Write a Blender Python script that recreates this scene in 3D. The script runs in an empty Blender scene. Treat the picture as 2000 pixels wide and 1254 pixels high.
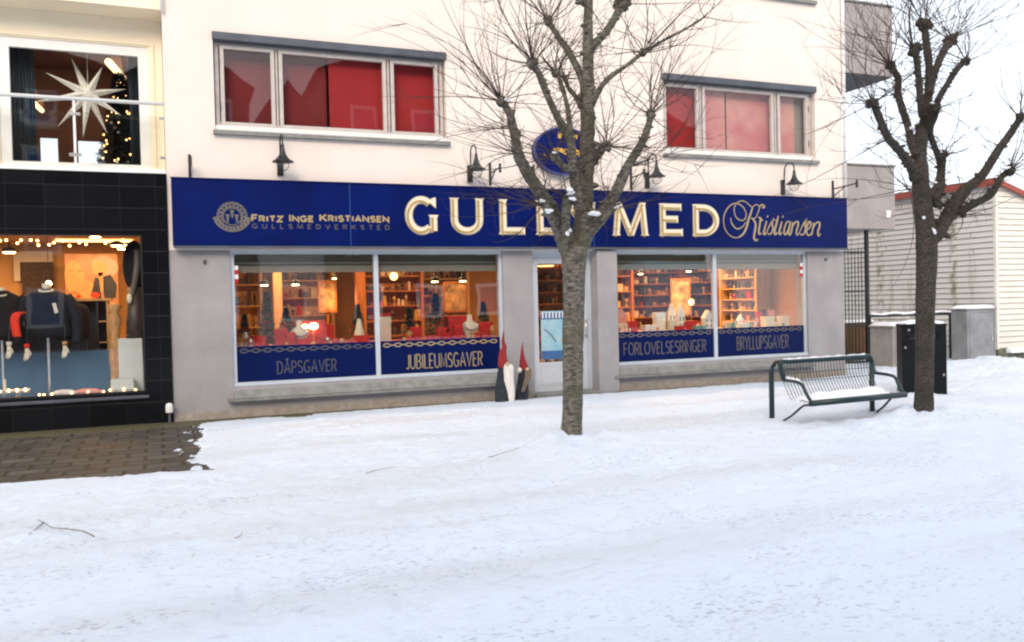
import bpy, math, random
import numpy as np
from mathutils import Vector, Matrix
random.seed(7)
PI = math.pi
R = math.radians
scene = bpy.context.scene
COL = scene.collection

# ------------------------------------------------------------------ camera
FPX, YAW, PITCH, ROLL = 1690.05, 0.386742, 0.0197875, -0.0231751
CAM = Vector((0, -13.1, 1.55))
_f = Vector((math.sin(YAW)*math.cos(PITCH), math.cos(YAW)*math.cos(PITCH), -math.sin(PITCH)))
_r = Vector((math.cos(YAW), -math.sin(YAW), 0))
_u = _r.cross(_f)
CR = math.cos(ROLL)*_r + math.sin(ROLL)*_u
CU = -math.sin(ROLL)*_r + math.cos(ROLL)*_u
cd = bpy.data.cameras.new('camera')
cam = bpy.data.objects.new('camera', cd); COL.objects.link(cam)
cd.sensor_width = 36; cd.lens = 36*FPX/2000; cd.clip_end = 600; cd.clip_start = 0.1
m3 = Matrix((CR, CU, -_f)).transposed()
cam.matrix_world = Matrix.Translation(CAM) @ m3.to_4x4()
scene.camera = cam

def ray(px, py):
    return (CR*((px-1000)/FPX) + CU*(-(py-627)/FPX) + _f)
def P(px, py, Y=0.0):                       # a point of the plane y = Y
    d = ray(px, py); return CAM + d*((Y-CAM.y)/d.y)
def G(px, py, z=0.0):                       # a point of the level z
    d = ray(px, py); return CAM + d*((z-CAM.z)/d.z)
def PX(px, Y=0.0, py=600): return P(px, py, Y).x
def PZ(px, py, Y=0.0): return P(px, py, Y).z

# ------------------------------------------------------------------ world, sun, exposure
SUN_EL, SUN_AZ = R(29), R(205)              # azimuth from +Y clockwise; behind the viewer, a little left
w = bpy.data.worlds.new('World'); scene.world = w; w.use_nodes = True
nt = w.node_tree; bg = nt.nodes['Background']
sky = nt.nodes.new('ShaderNodeTexSky'); sky.sky_type = 'NISHITA'; sky.sun_disc = False
sky.sun_elevation = SUN_EL; sky.sun_rotation = SUN_AZ
sky.dust_density = 4.0; sky.air_density = 1.0; sky.ozone_density = 1.5
mx = nt.nodes.new('ShaderNodeMix'); mx.data_type = 'RGBA'; mx.inputs[0].default_value = 0.62   # thin white overcast
nt.links.new(sky.outputs[0], mx.inputs[6]); mx.inputs[7].default_value = (10.6, 11.0, 11.6, 1)
nt.links.new(mx.outputs[2], bg.inputs[0]); bg.inputs[1].default_value = 0.12
sd = bpy.data.lights.new('sun', 'SUN'); sd.energy = 1.25; sd.angle = R(24); sd.color = (1.0, 0.82, 0.64)
so = bpy.data.objects.new('sun', sd); COL.objects.link(so)
sdir = Vector((math.sin(SUN_AZ)*math.cos(SUN_EL), math.cos(SUN_AZ)*math.cos(SUN_EL), math.sin(SUN_EL)))
so.rotation_euler = sdir.to_track_quat('Z', 'Y').to_euler()
scene.view_settings.view_transform = 'Standard'; scene.view_settings.look = 'None'
scene.view_settings.exposure = 0.55; scene.view_settings.gamma = 1.0
scene.render.engine = 'CYCLES'
scene.cycles.transparent_max_bounces = 16
scene.cycles.max_bounces = 8
scene.cycles.sample_clamp_indirect = 4.0
scene.cycles.filter_width = 2.2             # the photograph is a little soft

# ------------------------------------------------------------------ materials
def N(t, ty, **kw):
    n = t.nodes.new(ty)
    for k, v in kw.items(): setattr(n, k, v)
    return n
def mat(name, col, rough=0.6, var=0.0, vscale=3.0, bump=0.0, bscale=40.0, metal=0.0, spec=0.5, col2=None, stretch=(1,1,1), em=None, ems=0.0, coat=0.0):
    m = bpy.data.materials.new(name); m.use_nodes = True
    t = m.node_tree; b = t.nodes['Principled BSDF']
    b.inputs['Base Color'].default_value = (*col, 1); b.inputs['Roughness'].default_value = rough
    b.inputs['Metallic'].default_value = metal; b.inputs['Specular IOR Level'].default_value = spec
    b.inputs['Coat Weight'].default_value = coat
    tc = N(t, 'ShaderNodeTexCoord'); mp = N(t, 'ShaderNodeMapping'); mp.inputs['Scale'].default_value = stretch
    t.links.new(tc.outputs['Object'], mp.inputs[0])
    if var > 0 or col2:
        n = N(t, 'ShaderNodeTexNoise'); n.inputs['Scale'].default_value = vscale; n.inputs['Detail'].default_value = 6; n.inputs['Roughness'].default_value = 0.62
        t.links.new(mp.outputs[0], n.inputs['Vector'])
        cr = N(t, 'ShaderNodeValToRGB'); cr.color_ramp.elements[0].position = 0.36; cr.color_ramp.elements[1].position = 0.66
        c2 = col2 if col2 else tuple(min(1, c*(1+var)) for c in col)
        c1 = col if col2 else tuple(c*(1-var) for c in col)
        cr.color_ramp.elements[0].color = (*c1, 1); cr.color_ramp.elements[1].color = (*c2, 1)
        t.links.new(n.outputs[0], cr.inputs[0]); t.links.new(cr.outputs[0], b.inputs['Base Color'])
    if bump > 0:
        n2 = N(t, 'ShaderNodeTexNoise'); n2.inputs['Scale'].default_value = bscale; n2.inputs['Detail'].default_value = 5
        t.links.new(mp.outputs[0], n2.inputs['Vector'])
        bp = N(t, 'ShaderNodeBump'); bp.inputs['Strength'].default_value = bump; bp.inputs['Distance'].default_value = 0.02
        t.links.new(n2.outputs[0], bp.inputs['Height']); t.links.new(bp.outputs[0], b.inputs['Normal'])
    if em:
        b.inputs['Emission Color'].default_value = (*em, 1); b.inputs['Emission Strength'].default_value = ems
    return m
def glass(name, refl=0.10, tint=(1,1,1)):
    m = bpy.data.materials.new(name); m.use_nodes = True; t = m.node_tree; t.nodes.clear()
    o = N(t, 'ShaderNodeOutputMaterial'); mix = N(t, 'ShaderNodeMixShader'); tr = N(t, 'ShaderNodeBsdfTransparent'); gl = N(t, 'ShaderNodeBsdfGlossy')
    tr.inputs[0].default_value = (*tint, 1); gl.inputs['Roughness'].default_value = 0.015
    lw = N(t, 'ShaderNodeLayerWeight'); lw.inputs[0].default_value = 0.12
    ad = N(t, 'ShaderNodeMath', operation='ADD'); ad.inputs[1].default_value = refl; ad.use_clamp = True
    t.links.new(lw.outputs['Fresnel'], ad.inputs[0]); t.links.new(ad.outputs[0], mix.inputs[0])
    ns = N(t, 'ShaderNodeTexNoise'); ns.inputs['Scale'].default_value = 0.9; bp = N(t, 'ShaderNodeBump'); bp.inputs['Strength'].default_value = 0.05; bp.inputs['Distance'].default_value = 0.05
    tc = N(t, 'ShaderNodeTexCoord'); t.links.new(tc.outputs['Object'], ns.inputs['Vector']); t.links.new(ns.outputs[0], bp.inputs['Height']); t.links.new(bp.outputs[0], gl.inputs['Normal'])
    t.links.new(tr.outputs[0], mix.inputs[1]); t.links.new(gl.outputs[0], mix.inputs[2]); t.links.new(mix.outputs[0], o.inputs[0])
    return m
M = {}
M['plaster_cream'] = mat('plaster_cream', (0.76, 0.675, 0.615), 0.85, var=0.035, vscale=0.8, bump=0.25, bscale=90)
M['plaster_grey'] = mat('plaster_grey', (0.32, 0.304, 0.308), 0.8, var=0.10, vscale=1.6, bump=0.3, bscale=70)
M['plaster_dirty'] = mat('plaster_dirty', (0.30, 0.25, 0.20), 0.9, col2=(0.40, 0.36, 0.33), vscale=9, bump=0.5, bscale=60)
M['concrete'] = mat('concrete', (0.33, 0.30, 0.29), 0.85, var=0.10, vscale=2.2, bump=0.3, bscale=50)
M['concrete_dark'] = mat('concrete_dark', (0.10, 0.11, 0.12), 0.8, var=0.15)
M['cream_wall'] = mat('cream_wall', (0.86, 0.76, 0.58), 0.8, var=0.03, vscale=1.2, bump=0.15, bscale=80)
M['white_paint'] = mat('white_paint', (0.78, 0.77, 0.75), 0.45, var=0.03, vscale=5)
M['door_grey'] = mat('door_grey', (0.55, 0.57, 0.60), 0.45, var=0.05, vscale=4)
M['grey_frame'] = mat('grey_frame', (0.50, 0.45, 0.42), 0.5, var=0.08, vscale=7, bump=0.1)
M['alu'] = mat('alu', (0.52, 0.57, 0.63), 0.4, metal=0.15, var=0.05, vscale=4)
M['sill_stone'] = mat('sill_stone', (0.22, 0.22, 0.21), 0.8, var=0.2, vscale=6, bump=0.3)
M['flashing'] = mat('flashing', (0.07, 0.08, 0.10), 0.5, var=0.2, vscale=4)
M['black_metal'] = mat('black_metal', (0.012, 0.014, 0.016), 0.4, var=0.3, vscale=20)
M['sign_blue'] = mat('sign_blue', (0.0005, 0.0070, 0.085), 0.34, var=0.25, vscale=0.9, spec=0.14)
M['band_blue'] = mat('band_blue', (0.0005, 0.0065, 0.068), 0.3, var=0.15, vscale=1.1, spec=0.14)
M['gold'] = mat('gold', (0.40, 0.27, 0.09), 0.5, var=0.15, vscale=8)
M['gold_text'] = mat('gold_text', (0.36, 0.27, 0.14), 0.5, var=0.1, vscale=10)
M['gold_dull'] = mat('gold_dull', (0.13, 0.115, 0.10), 0.55, var=0.12, vscale=10)
M['gold_faint'] = mat('gold_faint', (0.075, 0.075, 0.085), 0.5)
M['cream_letter'] = mat('cream_letter', (0.78, 0.68, 0.52), 0.45)
M['letter_edge'] = mat('letter_edge', (0.40, 0.36, 0.30), 0.5)
M['yellow'] = mat('yellow', (0.62, 0.36, 0.05), 0.45, var=0.1)
M['shop_glass'] = glass('shop_glass', 0.085, (0.97, 0.99, 0.98))
M['up_glass'] = glass('up_glass', 0.03)
M['clear_glass'] = glass('clear_glass', 0.03, (0.96, 0.97, 0.96))
M['snow_cap'] = mat('snow_cap', (0.86, 0.88, 0.92), 0.7, var=0.02, bump=0.5, bscale=30)
M['bench_green'] = mat('bench_green', (0.004, 0.026, 0.028), 0.35, var=0.2, vscale=9)
M['wire_grey'] = mat('wire_grey', (0.018, 0.03, 0.033), 0.4, var=0.2, vscale=20)
M['bin_dark'] = mat('bin_dark', (0.004, 0.006, 0.008), 0.5, var=0.25, vscale=5, spec=.2)
M['galv'] = mat('galv', (0.27, 0.27, 0.275), 0.5, var=0.18, vscale=3, metal=0.25, bump=0.1, bscale=14)
M['galv_brown'] = mat('galv_brown', (0.30, 0.275, 0.25), 0.7, var=0.16, vscale=3, bump=0.1, bscale=14)
M['rust'] = mat('rust', (0.2, 0.1, 0.04), 0.8, var=0.3)
M['wood_brown'] = mat('wood_brown', (0.11, 0.055, 0.022), 0.7, var=0.3, vscale=6, stretch=(6,6,.6))
M['wood_warm'] = mat('wood_warm', (0.36, 0.13, 0.035), 0.5, var=0.2, vscale=5, stretch=(5,5,.6))
M['wood_pale'] = mat('wood_pale', (0.55, 0.36, 0.16), 0.55, var=0.15, vscale=5, stretch=(5,5,.6))
M['stone_moss'] = mat('stone_moss', (0.09, 0.09, 0.05), 0.9, col2=(0.2, 0.2, 0.15), vscale=8, bump=0.5)
M['roof_red'] = mat('roof_red', (0.32, 0.07, 0.045), 0.6, var=0.15)
M['felt_red'] = mat('felt_red', (0.26, 0.016, 0.018), 0.85, var=0.15, vscale=18, bump=0.4, bscale=120)
M['felt_grey'] = mat('felt_grey', (0.022, 0.028, 0.038), 0.9, var=0.25, vscale=14, bump=0.4, bscale=120)
M['beard_white'] = mat('beard_white', (0.78, 0.74, 0.68), 0.9, var=0.08, vscale=30, bump=0.8, bscale=60, stretch=(1,1,.25))
M['beard_brown'] = mat('beard_brown', (0.20, 0.15, 0.10), 0.9, var=0.25, vscale=30, bump=0.8, bscale=60, stretch=(1,1,.25))
M['skin_felt'] = mat('skin_felt', (0.62, 0.42, 0.24), 0.8)
M['red_cloth'] = mat('red_cloth', (0.50, 0.015, 0.012), 0.8, var=0.2, vscale=10)
M['red_gloss'] = mat('red_gloss', (0.50, 0.012, 0.010), 0.3, var=0.15, vscale=8)
M['blind_red_dark'] = mat('blind_red_dark', (0.14, 0.002, 0.003), 0.8, var=0.12, vscale=1.4)
M['blind_red'] = mat('blind_red', (0.30, 0.008, 0.010), 0.8, var=0.06, vscale=2)
M['blind_rose_reflection'] = mat('blind_rose_reflection', (0.46, 0.13, 0.14), 0.85, col2=(0.56, 0.32, 0.26), vscale=1.0)  # pale rose puts the pane's sky reflection into the blind colour
M['blind_beige'] = mat('blind_beige', (0.24, 0.21, 0.17), 0.8, var=0.05)
M['blind_slate'] = mat('blind_slate', (0.09, 0.085, 0.06), 0.8, var=0.08)
M['room_wall'] = mat('room_wall', (0.42, 0.23, 0.09), 0.85, var=0.1, vscale=1.2)
M['room_brown'] = mat('room_brown', (0.24, 0.115, 0.07), 0.85, var=0.15, vscale=1.2)
M['room_floor'] = mat('room_floor', (0.14, 0.09, 0.05), 0.6, var=0.2)
M['room_gold'] = mat('room_gold', (0.55, 0.36, 0.16), 0.85, var=0.1, vscale=1.2)
M['ceiling'] = mat('ceiling', (0.36, 0.26, 0.16), 0.9)
M['lamp_warm'] = mat('lamp_warm', (1, 0.8, 0.5), 0.5, em=(1.0, 0.62, 0.26), ems=14)
M['lamp_soft'] = mat('lamp_soft', (1, 0.8, 0.5), 0.5, em=(1.0, 0.50, 0.17), ems=3.2)
M['bulb_warm'] = mat('bulb_warm', (1, 0.8, 0.5), 0.5, em=(1.0, 0.50, 0.16), ems=6)
M['star_paper'] = mat('star_paper', (0.85, 0.83, 0.78), 0.8, var=0.18, vscale=40, em=(1, 0.62, 0.3), ems=0.05)
M['curtain'] = mat('curtain', (0.05, 0.075, 0.10), 0.9, var=0.3, vscale=8, stretch=(8,8,.4))
M['needles'] = mat('needles', (0.012, 0.07, 0.035), 0.8, var=0.4, vscale=30)
M['needles_black'] = mat('needles_black', (0.015, 0.02, 0.012), 0.8, var=0.4, vscale=30)
M['navy_cloth'] = mat('navy_cloth', (0.004, 0.006, 0.012), 0.9, var=0.3, vscale=12)
M['black_cloth'] = mat('black_cloth', (0.003, 0.003, 0.004), 0.9, var=0.3, vscale=12)
M['scarf_red'] = mat('scarf_red', (0.75, 0.035, 0.01), 0.8, var=0.15, vscale=14)
M['ivory'] = mat('ivory', (0.72, 0.66, 0.52), 0.5, var=0.06)
M['white_gloss'] = mat('white_gloss', (0.76, 0.76, 0.74), 0.35, var=0.03)
M['block_white'] = mat('block_white', (0.60, 0.64, 0.60), 0.6, var=0.05)
M['blue_cloth_and_reflection'] = mat('blue_cloth_and_reflection', (0.03, 0.12, 0.22), 0.7, var=0.12, vscale=2)  # also colours the board that imitates snow mirrored in the shop glass
M['shelf_navy'] = mat('shelf_navy', (0.02, 0.028, 0.045), 0.5, var=0.2)
M['gold_fabric'] = mat('gold_fabric', (0.48, 0.25, 0.09), 0.6, var=0.35, vscale=9, stretch=(6,6,1))
M['silver'] = mat('silver', (0.6, 0.6, 0.58), 0.25, metal=0.8)
M['poster_blue'] = mat('poster_blue', (0.22, 0.45, 0.55), 0.5, col2=(0.42, 0.58, 0.62), vscale=4)
M['poster_deep'] = mat('poster_deep', (0.04, 0.11, 0.28), 0.5, var=0.2)
M['poster_skin'] = mat('poster_skin', (0.52, 0.22, 0.09), 0.6, col2=(0.62, 0.33, 0.15), vscale=3)
M['poster_bg'] = mat('poster_bg', (0.36, 0.20, 0.13), 0.6, var=0.2, vscale=3)
M['sprigs'] = mat('sprigs', (0.60, 0.38, 0.20), 0.7, col2=(0.10, 0.07, 0.04), vscale=7)
M['goods_a'] = mat('goods_a', (0.5, 0.30, 0.10), 0.4, var=0.3, vscale=15)
M['goods_b'] = mat('goods_b', (0.05, 0.035, 0.03), 0.5, var=0.4, vscale=15)
M['goods_c'] = mat('goods_c', (0.62, 0.52, 0.38), 0.4, var=0.2, vscale=15)
M['pink'] = mat('pink', (0.70, 0.28, 0.24), 0.6)
M['teal'] = mat('teal', (0.10, 0.28, 0.30), 0.5)
M['van_blue'] = mat('van_blue', (0.30, 0.52, 0.62), 0.4)
M['house_red'] = mat('house_red', (0.28, 0.06, 0.04), 0.8, var=0.1)
M['house_brown'] = mat('house_brown', (0.10, 0.06, 0.045), 0.8, var=0.15)
M['house_white'] = mat('house_white', (0.45, 0.42, 0.42), 0.8, var=0.1)
M['house_dark'] = mat('house_dark', (0.045, 0.04, 0.04), 0.8, var=0.15)
M['roof_dark'] = mat('roof_dark', (0.05, 0.05, 0.055), 0.8)

# black glazed facade tiles
def tile_mat():
    m = mat('black_tile', (0.005, 0.006, 0.007), 0.2, var=0.25, vscale=2.5, spec=0.18)
    t = m.node_tree; b = t.nodes['Principled BSDF']
    g = N(t, 'ShaderNodeNewGeometry'); sp = N(t, 'ShaderNodeSeparateXYZ'); cb = N(t, 'ShaderNodeCombineXYZ')
    t.links.new(g.outputs['Position'], sp.inputs[0]); t.links.new(sp.outputs[0], cb.inputs[0]); t.links.new(sp.outputs[2], cb.inputs[1])
    br = N(t, 'ShaderNodeTexBrick'); br.inputs['Scale'].default_value = 1.0; br.inputs['Brick Width'].default_value = 0.46; br.inputs['Row Height'].default_value = 0.30; br.offset = 0.0
    br.inputs['Mortar Size'].default_value = 0.004; br.inputs['Color1'].default_value = (0.004, 0.0045, 0.006, 1); br.inputs['Color2'].default_value = (0.007, 0.0075, 0.010, 1); br.inputs['Mortar'].default_value = (0.016, 0.017, 0.017, 1)
    t.links.new(cb.outputs[0], br.inputs['Vector']); t.links.new(br.outputs[0], b.inputs['Base Color'])
    bp = N(t, 'ShaderNodeBump'); bp.inputs['Strength'].default_value = 0.3; bp.inputs['Distance'].default_value = 0.01; bp.invert = True
    t.links.new(br.outputs['Fac'], bp.inputs['Height']); t.links.new(bp.outputs[0], b.inputs['Normal'])
    return m
M['black_tile'] = tile_mat()
# concrete paving stones, mossy joints
def paver_mat():
    m = bpy.data.materials.new('paving'); m.use_nodes = True; t = m.node_tree; b = t.nodes['Principled BSDF']
    g = N(t, 'ShaderNodeNewGeometry')
    br = N(t, 'ShaderNodeTexBrick'); br.inputs['Scale'].default_value = 1.0; br.inputs['Brick Width'].default_value = 0.36; br.inputs['Row Height'].default_value = 0.27
    br.inputs['Mortar Size'].default_value = 0.021; br.inputs['Mortar Smooth'].default_value = 0.3; br.inputs['Bias'].default_value = -0.1
    br.inputs['Color1'].default_value = (0.046, 0.047, 0.047, 1); br.inputs['Color2'].default_value = (0.088, 0.087, 0.083, 1); br.inputs['Mortar'].default_value = (0.016, 0.022, 0.006, 1)
    t.links.new(g.outputs['Position'], br.inputs['Vector'])
    ns = N(t, 'ShaderNodeTexNoise'); ns.inputs['Scale'].default_value = 2.2; ns.inputs['Detail'].default_value = 7; t.links.new(g.outputs['Position'], ns.inputs['Vector'])
    cr = N(t, 'ShaderNodeValToRGB'); cr.color_ramp.elements[0].position = 0.38; cr.color_ramp.elements[0].color = (0.50, 0.49, 0.48, 1); cr.color_ramp.elements[1].position = 0.66; cr.color_ramp.elements[1].color = (1.22, 1.08, 0.92, 1)
    t.links.new(ns.outputs[0], cr.inputs[0])
    mu = N(t, 'ShaderNodeMix', data_type='RGBA', blend_type='MULTIPLY'); mu.inputs[0].default_value = 0.85
    t.links.new(br.outputs[0], mu.inputs[6]); t.links.new(cr.outputs[0], mu.inputs[7])
    # a row of small mossy yellow setts against the walls
    b2 = N(t, 'ShaderNodeTexBrick'); b2.inputs['Scale'].default_value = 1.0; b2.inputs['Brick Width'].default_value = 0.105; b2.inputs['Row Height'].default_value = 0.10; b2.inputs['Mortar Size'].default_value = 0.012
    b2.inputs['Color1'].default_value = (0.10, 0.085, 0.040, 1); b2.inputs['Color2'].default_value = (0.13, 0.10, 0.06, 1); b2.inputs['Mortar'].default_value = (0.045, 0.055, 0.02, 1)
    t.links.new(g.outputs['Position'], b2.inputs['Vector'])
    sp = N(t, 'ShaderNodeSeparateXYZ'); t.links.new(g.outputs['Position'], sp.inputs[0])
    gt = N(t, 'ShaderNodeMath', operation='GREATER_THAN'); gt.inputs[1].default_value = -0.62; t.links.new(sp.outputs[1], gt.inputs[0])
    m2 = N(t, 'ShaderNodeMix', data_type='RGBA'); t.links.new(gt.outputs[0], m2.inputs[0]); t.links.new(mu.outputs[2], m2.inputs[6]); t.links.new(b2.outputs[0], m2.inputs[7])
    t.links.new(m2.outputs[2], b.inputs['Base Color'])
    nr = N(t, 'ShaderNodeMapRange'); nr.inputs[3].default_value = 0.35; nr.inputs[4].default_value = 0.85; t.links.new(ns.outputs[0], nr.inputs[0]); t.links.new(nr.outputs[0], b.inputs['Roughness'])
    bp = N(t, 'ShaderNodeBump'); bp.inputs['Strength'].default_value = 0.7; bp.inputs['Distance'].default_value = 0.012; bp.invert = True
    t.links.new(br.outputs['Fac'], bp.inputs['Height'])
    n3 = N(t, 'ShaderNodeTexNoise'); n3.inputs['Scale'].default_value = 60; t.links.new(g.outputs['Position'], n3.inputs['Vector'])
    bp2 = N(t, 'ShaderNodeBump'); bp2.inputs['Strength'].default_value = 0.4; bp2.inputs['Distance'].default_value = 0.01
    t.links.new(n3.outputs[0], bp2.inputs['Height']); t.links.new(bp.outputs[0], bp2.inputs['Normal']); t.links.new(bp2.outputs[0], b.inputs['Normal'])
    return m
M['paving'] = paver_mat()
def snow_mat():
    m = bpy.data.materials.new('trodden_snow'); m.use_nodes = True; t = m.node_tree; b = t.nodes['Principled BSDF']
    b.inputs['Roughness'].default_value = 0.62; b.inputs['Specular IOR Level'].default_value = 0.35
    g = N(t, 'ShaderNodeNewGeometry'); mp = N(t, 'ShaderNodeMapping'); mp.inputs['Scale'].default_value = (0.45, 1.0, 1.0); mp.inputs['Rotation'].default_value = (0, 0, R(-6))
    t.links.new(g.outputs['Position'], mp.inputs[0])
    # small scuffs of grit
    n1 = N(t, 'ShaderNodeTexNoise'); n1.inputs['Scale'].default_value = 15; n1.inputs['Detail'].default_value = 8; n1.inputs['Roughness'].default_value = 0.68
    t.links.new(mp.outputs[0], n1.inputs['Vector'])
    c1 = N(t, 'ShaderNodeValToRGB'); e = c1.color_ramp.elements
    e[0].position = 0.27; e[0].color = (0.58, 0.63, 0.73, 1); e[1].position = 0.43; e[1].color = (0.755, 0.83, 0.935, 1)
    t.links.new(n1.outputs[0], c1.inputs[0])
    # broad brownish trodden tracks
    mp2 = N(t, 'ShaderNodeMapping'); mp2.inputs['Scale'].default_value = (0.10, 0.75, 1.0); mp2.inputs['Rotation'].default_value = (0, 0, R(-5))
    t.links.new(g.outputs['Position'], mp2.inputs[0])
    n2 = N(t, 'ShaderNodeTexNoise'); n2.inputs['Scale'].default_value = 1.3; n2.inputs['Detail'].default_value = 5
    t.links.new(mp2.outputs[0], n2.inputs['Vector'])
    c2 = N(t, 'ShaderNodeValToRGB'); c2.color_ramp.elements[0].position = 0.46; c2.color_ramp.elements[0].color = (1, 1, 1, 1); c2.color_ramp.elements[1].position = 0.74; c2.color_ramp.elements[1].color = (0.87, 0.84, 0.80, 1)
    t.links.new(n2.outputs[0], c2.inputs[0])
    # grit specks gathered in patches
    n5 = N(t, 'ShaderNodeTexNoise'); n5.inputs['Scale'].default_value = 46; n5.inputs['Detail'].default_value = 3; t.links.new(mp.outputs[0], n5.inputs['Vector'])
    n6 = N(t, 'ShaderNodeTexNoise'); n6.inputs['Scale'].default_value = 1.4; n6.inputs['Detail'].default_value = 4; t.links.new(mp.outputs[0], n6.inputs['Vector'])
    av = N(t, 'ShaderNodeMath', operation='MULTIPLY_ADD'); av.inputs[1].default_value = 0.45; t.links.new(n6.outputs[0], av.inputs[0]); t.links.new(n5.outputs[0], av.inputs[2])
    c5 = N(t, 'ShaderNodeValToRGB'); c5.color_ramp.elements[0].position = 0.85; c5.color_ramp.elements[0].color = (1,1,1,1); c5.color_ramp.elements[1].position = 0.925; c5.color_ramp.elements[1].color = (0.74, 0.73, 0.72, 1); t.links.new(av.outputs[0], c5.inputs[0])
    m5 = N(t, 'ShaderNodeMix', data_type='RGBA', blend_type='MULTIPLY'); m5.inputs[0].default_value = 1; t.links.new(c2.outputs[0], m5.inputs[6]); t.links.new(c5.outputs[0], m5.inputs[7]); c2 = m5
    mu = N(t, 'ShaderNodeMix', data_type='RGBA', blend_type='MULTIPLY'); mu.inputs[0].default_value = 1
    t.links.new(c1.outputs[0], mu.inputs[6]); t.links.new(c2.outputs[2], mu.inputs[7])
    t.links.new(mu.outputs[2], b.inputs['Base Color'])
    # fine crumbs
    n3 = N(t, 'ShaderNodeTexNoise'); n3.inputs['Scale'].default_value = 26; n3.inputs['Detail'].default_value = 8; n3.inputs['Roughness'].default_value = 0.7
    t.links.new(mp.outputs[0], n3.inputs['Vector'])
    ad = N(t, 'ShaderNodeMath', operation='ADD'); t.links.new(n1.outputs[0], ad.inputs[0]); t.links.new(n3.outputs[0], ad.inputs[1])
    bp = N(t, 'ShaderNodeBump'); bp.inputs['Strength'].default_value = 0.7; bp.inputs['Distance'].default_value = 0.035
    t.links.new(ad.outputs[0], bp.inputs['Height']); t.links.new(bp.outputs[0], b.inputs['Normal'])
    return m
M['snow'] = snow_mat()
def bark_mat(name, a, b_, moss, sc=1.0):
    m = bpy.data.materials.new(name); m.use_nodes = True; t = m.node_tree; b = t.nodes['Principled BSDF']; b.inputs['Roughness'].default_value = 0.9
    tc = N(t, 'ShaderNodeTexCoord'); mp = N(t, 'ShaderNodeMapping'); mp.inputs['Scale'].default_value = (1, 1, 2.4); t.links.new(tc.outputs['Object'], mp.inputs[0])
    n = N(t, 'ShaderNodeTexNoise'); n.inputs['Scale'].default_value = 26*sc; n.inputs['Detail'].default_value = 7; n.inputs['Roughness'].default_value = 0.7; t.links.new(mp.outputs[0], n.inputs['Vector'])
    cr = N(t, 'ShaderNodeValToRGB'); cr.color_ramp.elements[0].position = 0.38; cr.color_ramp.elements[0].color = (*a, 1); cr.color_ramp.elements[1].position = 0.62; cr.color_ramp.elements[1].color = (*b_, 1); t.links.new(n.outputs[0], cr.inputs[0])
    n2 = N(t, 'ShaderNodeTexNoise'); n2.inputs['Scale'].default_value = 4; n2.inputs['Detail'].default_value = 5; t.links.new(tc.outputs['Object'], n2.inputs['Vector'])
    c2 = N(t, 'ShaderNodeValToRGB'); c2.color_ramp.elements[0].position = 0.5; c2.color_ramp.elements[0].color = (0,0,0,1); c2.color_ramp.elements[1].position = 0.62; c2.color_ramp.elements[1].color = (0.75,0.75,0.75,1); t.links.new(n2.outputs[0], c2.inputs[0])
    mi = N(t, 'ShaderNodeMix', data_type='RGBA'); t.links.new(c2.outputs[0], mi.inputs[0]); t.links.new(cr.outputs[0], mi.inputs[6]); mi.inputs[7].default_value = (*moss, 1)
    t.links.new(mi.outputs[2], b.inputs['Base Color'])
    bp = N(t, 'ShaderNodeBump'); bp.inputs['Strength'].default_value = 0.9; bp.inputs['Distance'].default_value = 0.02; t.links.new(n.outputs[0], bp.inputs['Height']); t.links.new(bp.outputs[0], b.inputs['Normal'])
    return m
M['bark_grey'] = bark_mat('bark_grey', (0.035, 0.032, 0.024), (0.23, 0.21, 0.17), (0.085, 0.085, 0.050), 0.62)
M['bark_dark'] = bark_mat('bark_dark', (0.014, 0.012, 0.009), (0.085, 0.070, 0.055), (0.026, 0.026, 0.012))
M['dry_twig'] = mat('dry_twig', (0.16, 0.11, 0.085), 0.8, var=0.3, vscale=12)
M['twig'] = mat('twig', (0.045, 0.026, 0.018), 0.8, var=0.3, vscale=12)
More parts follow.
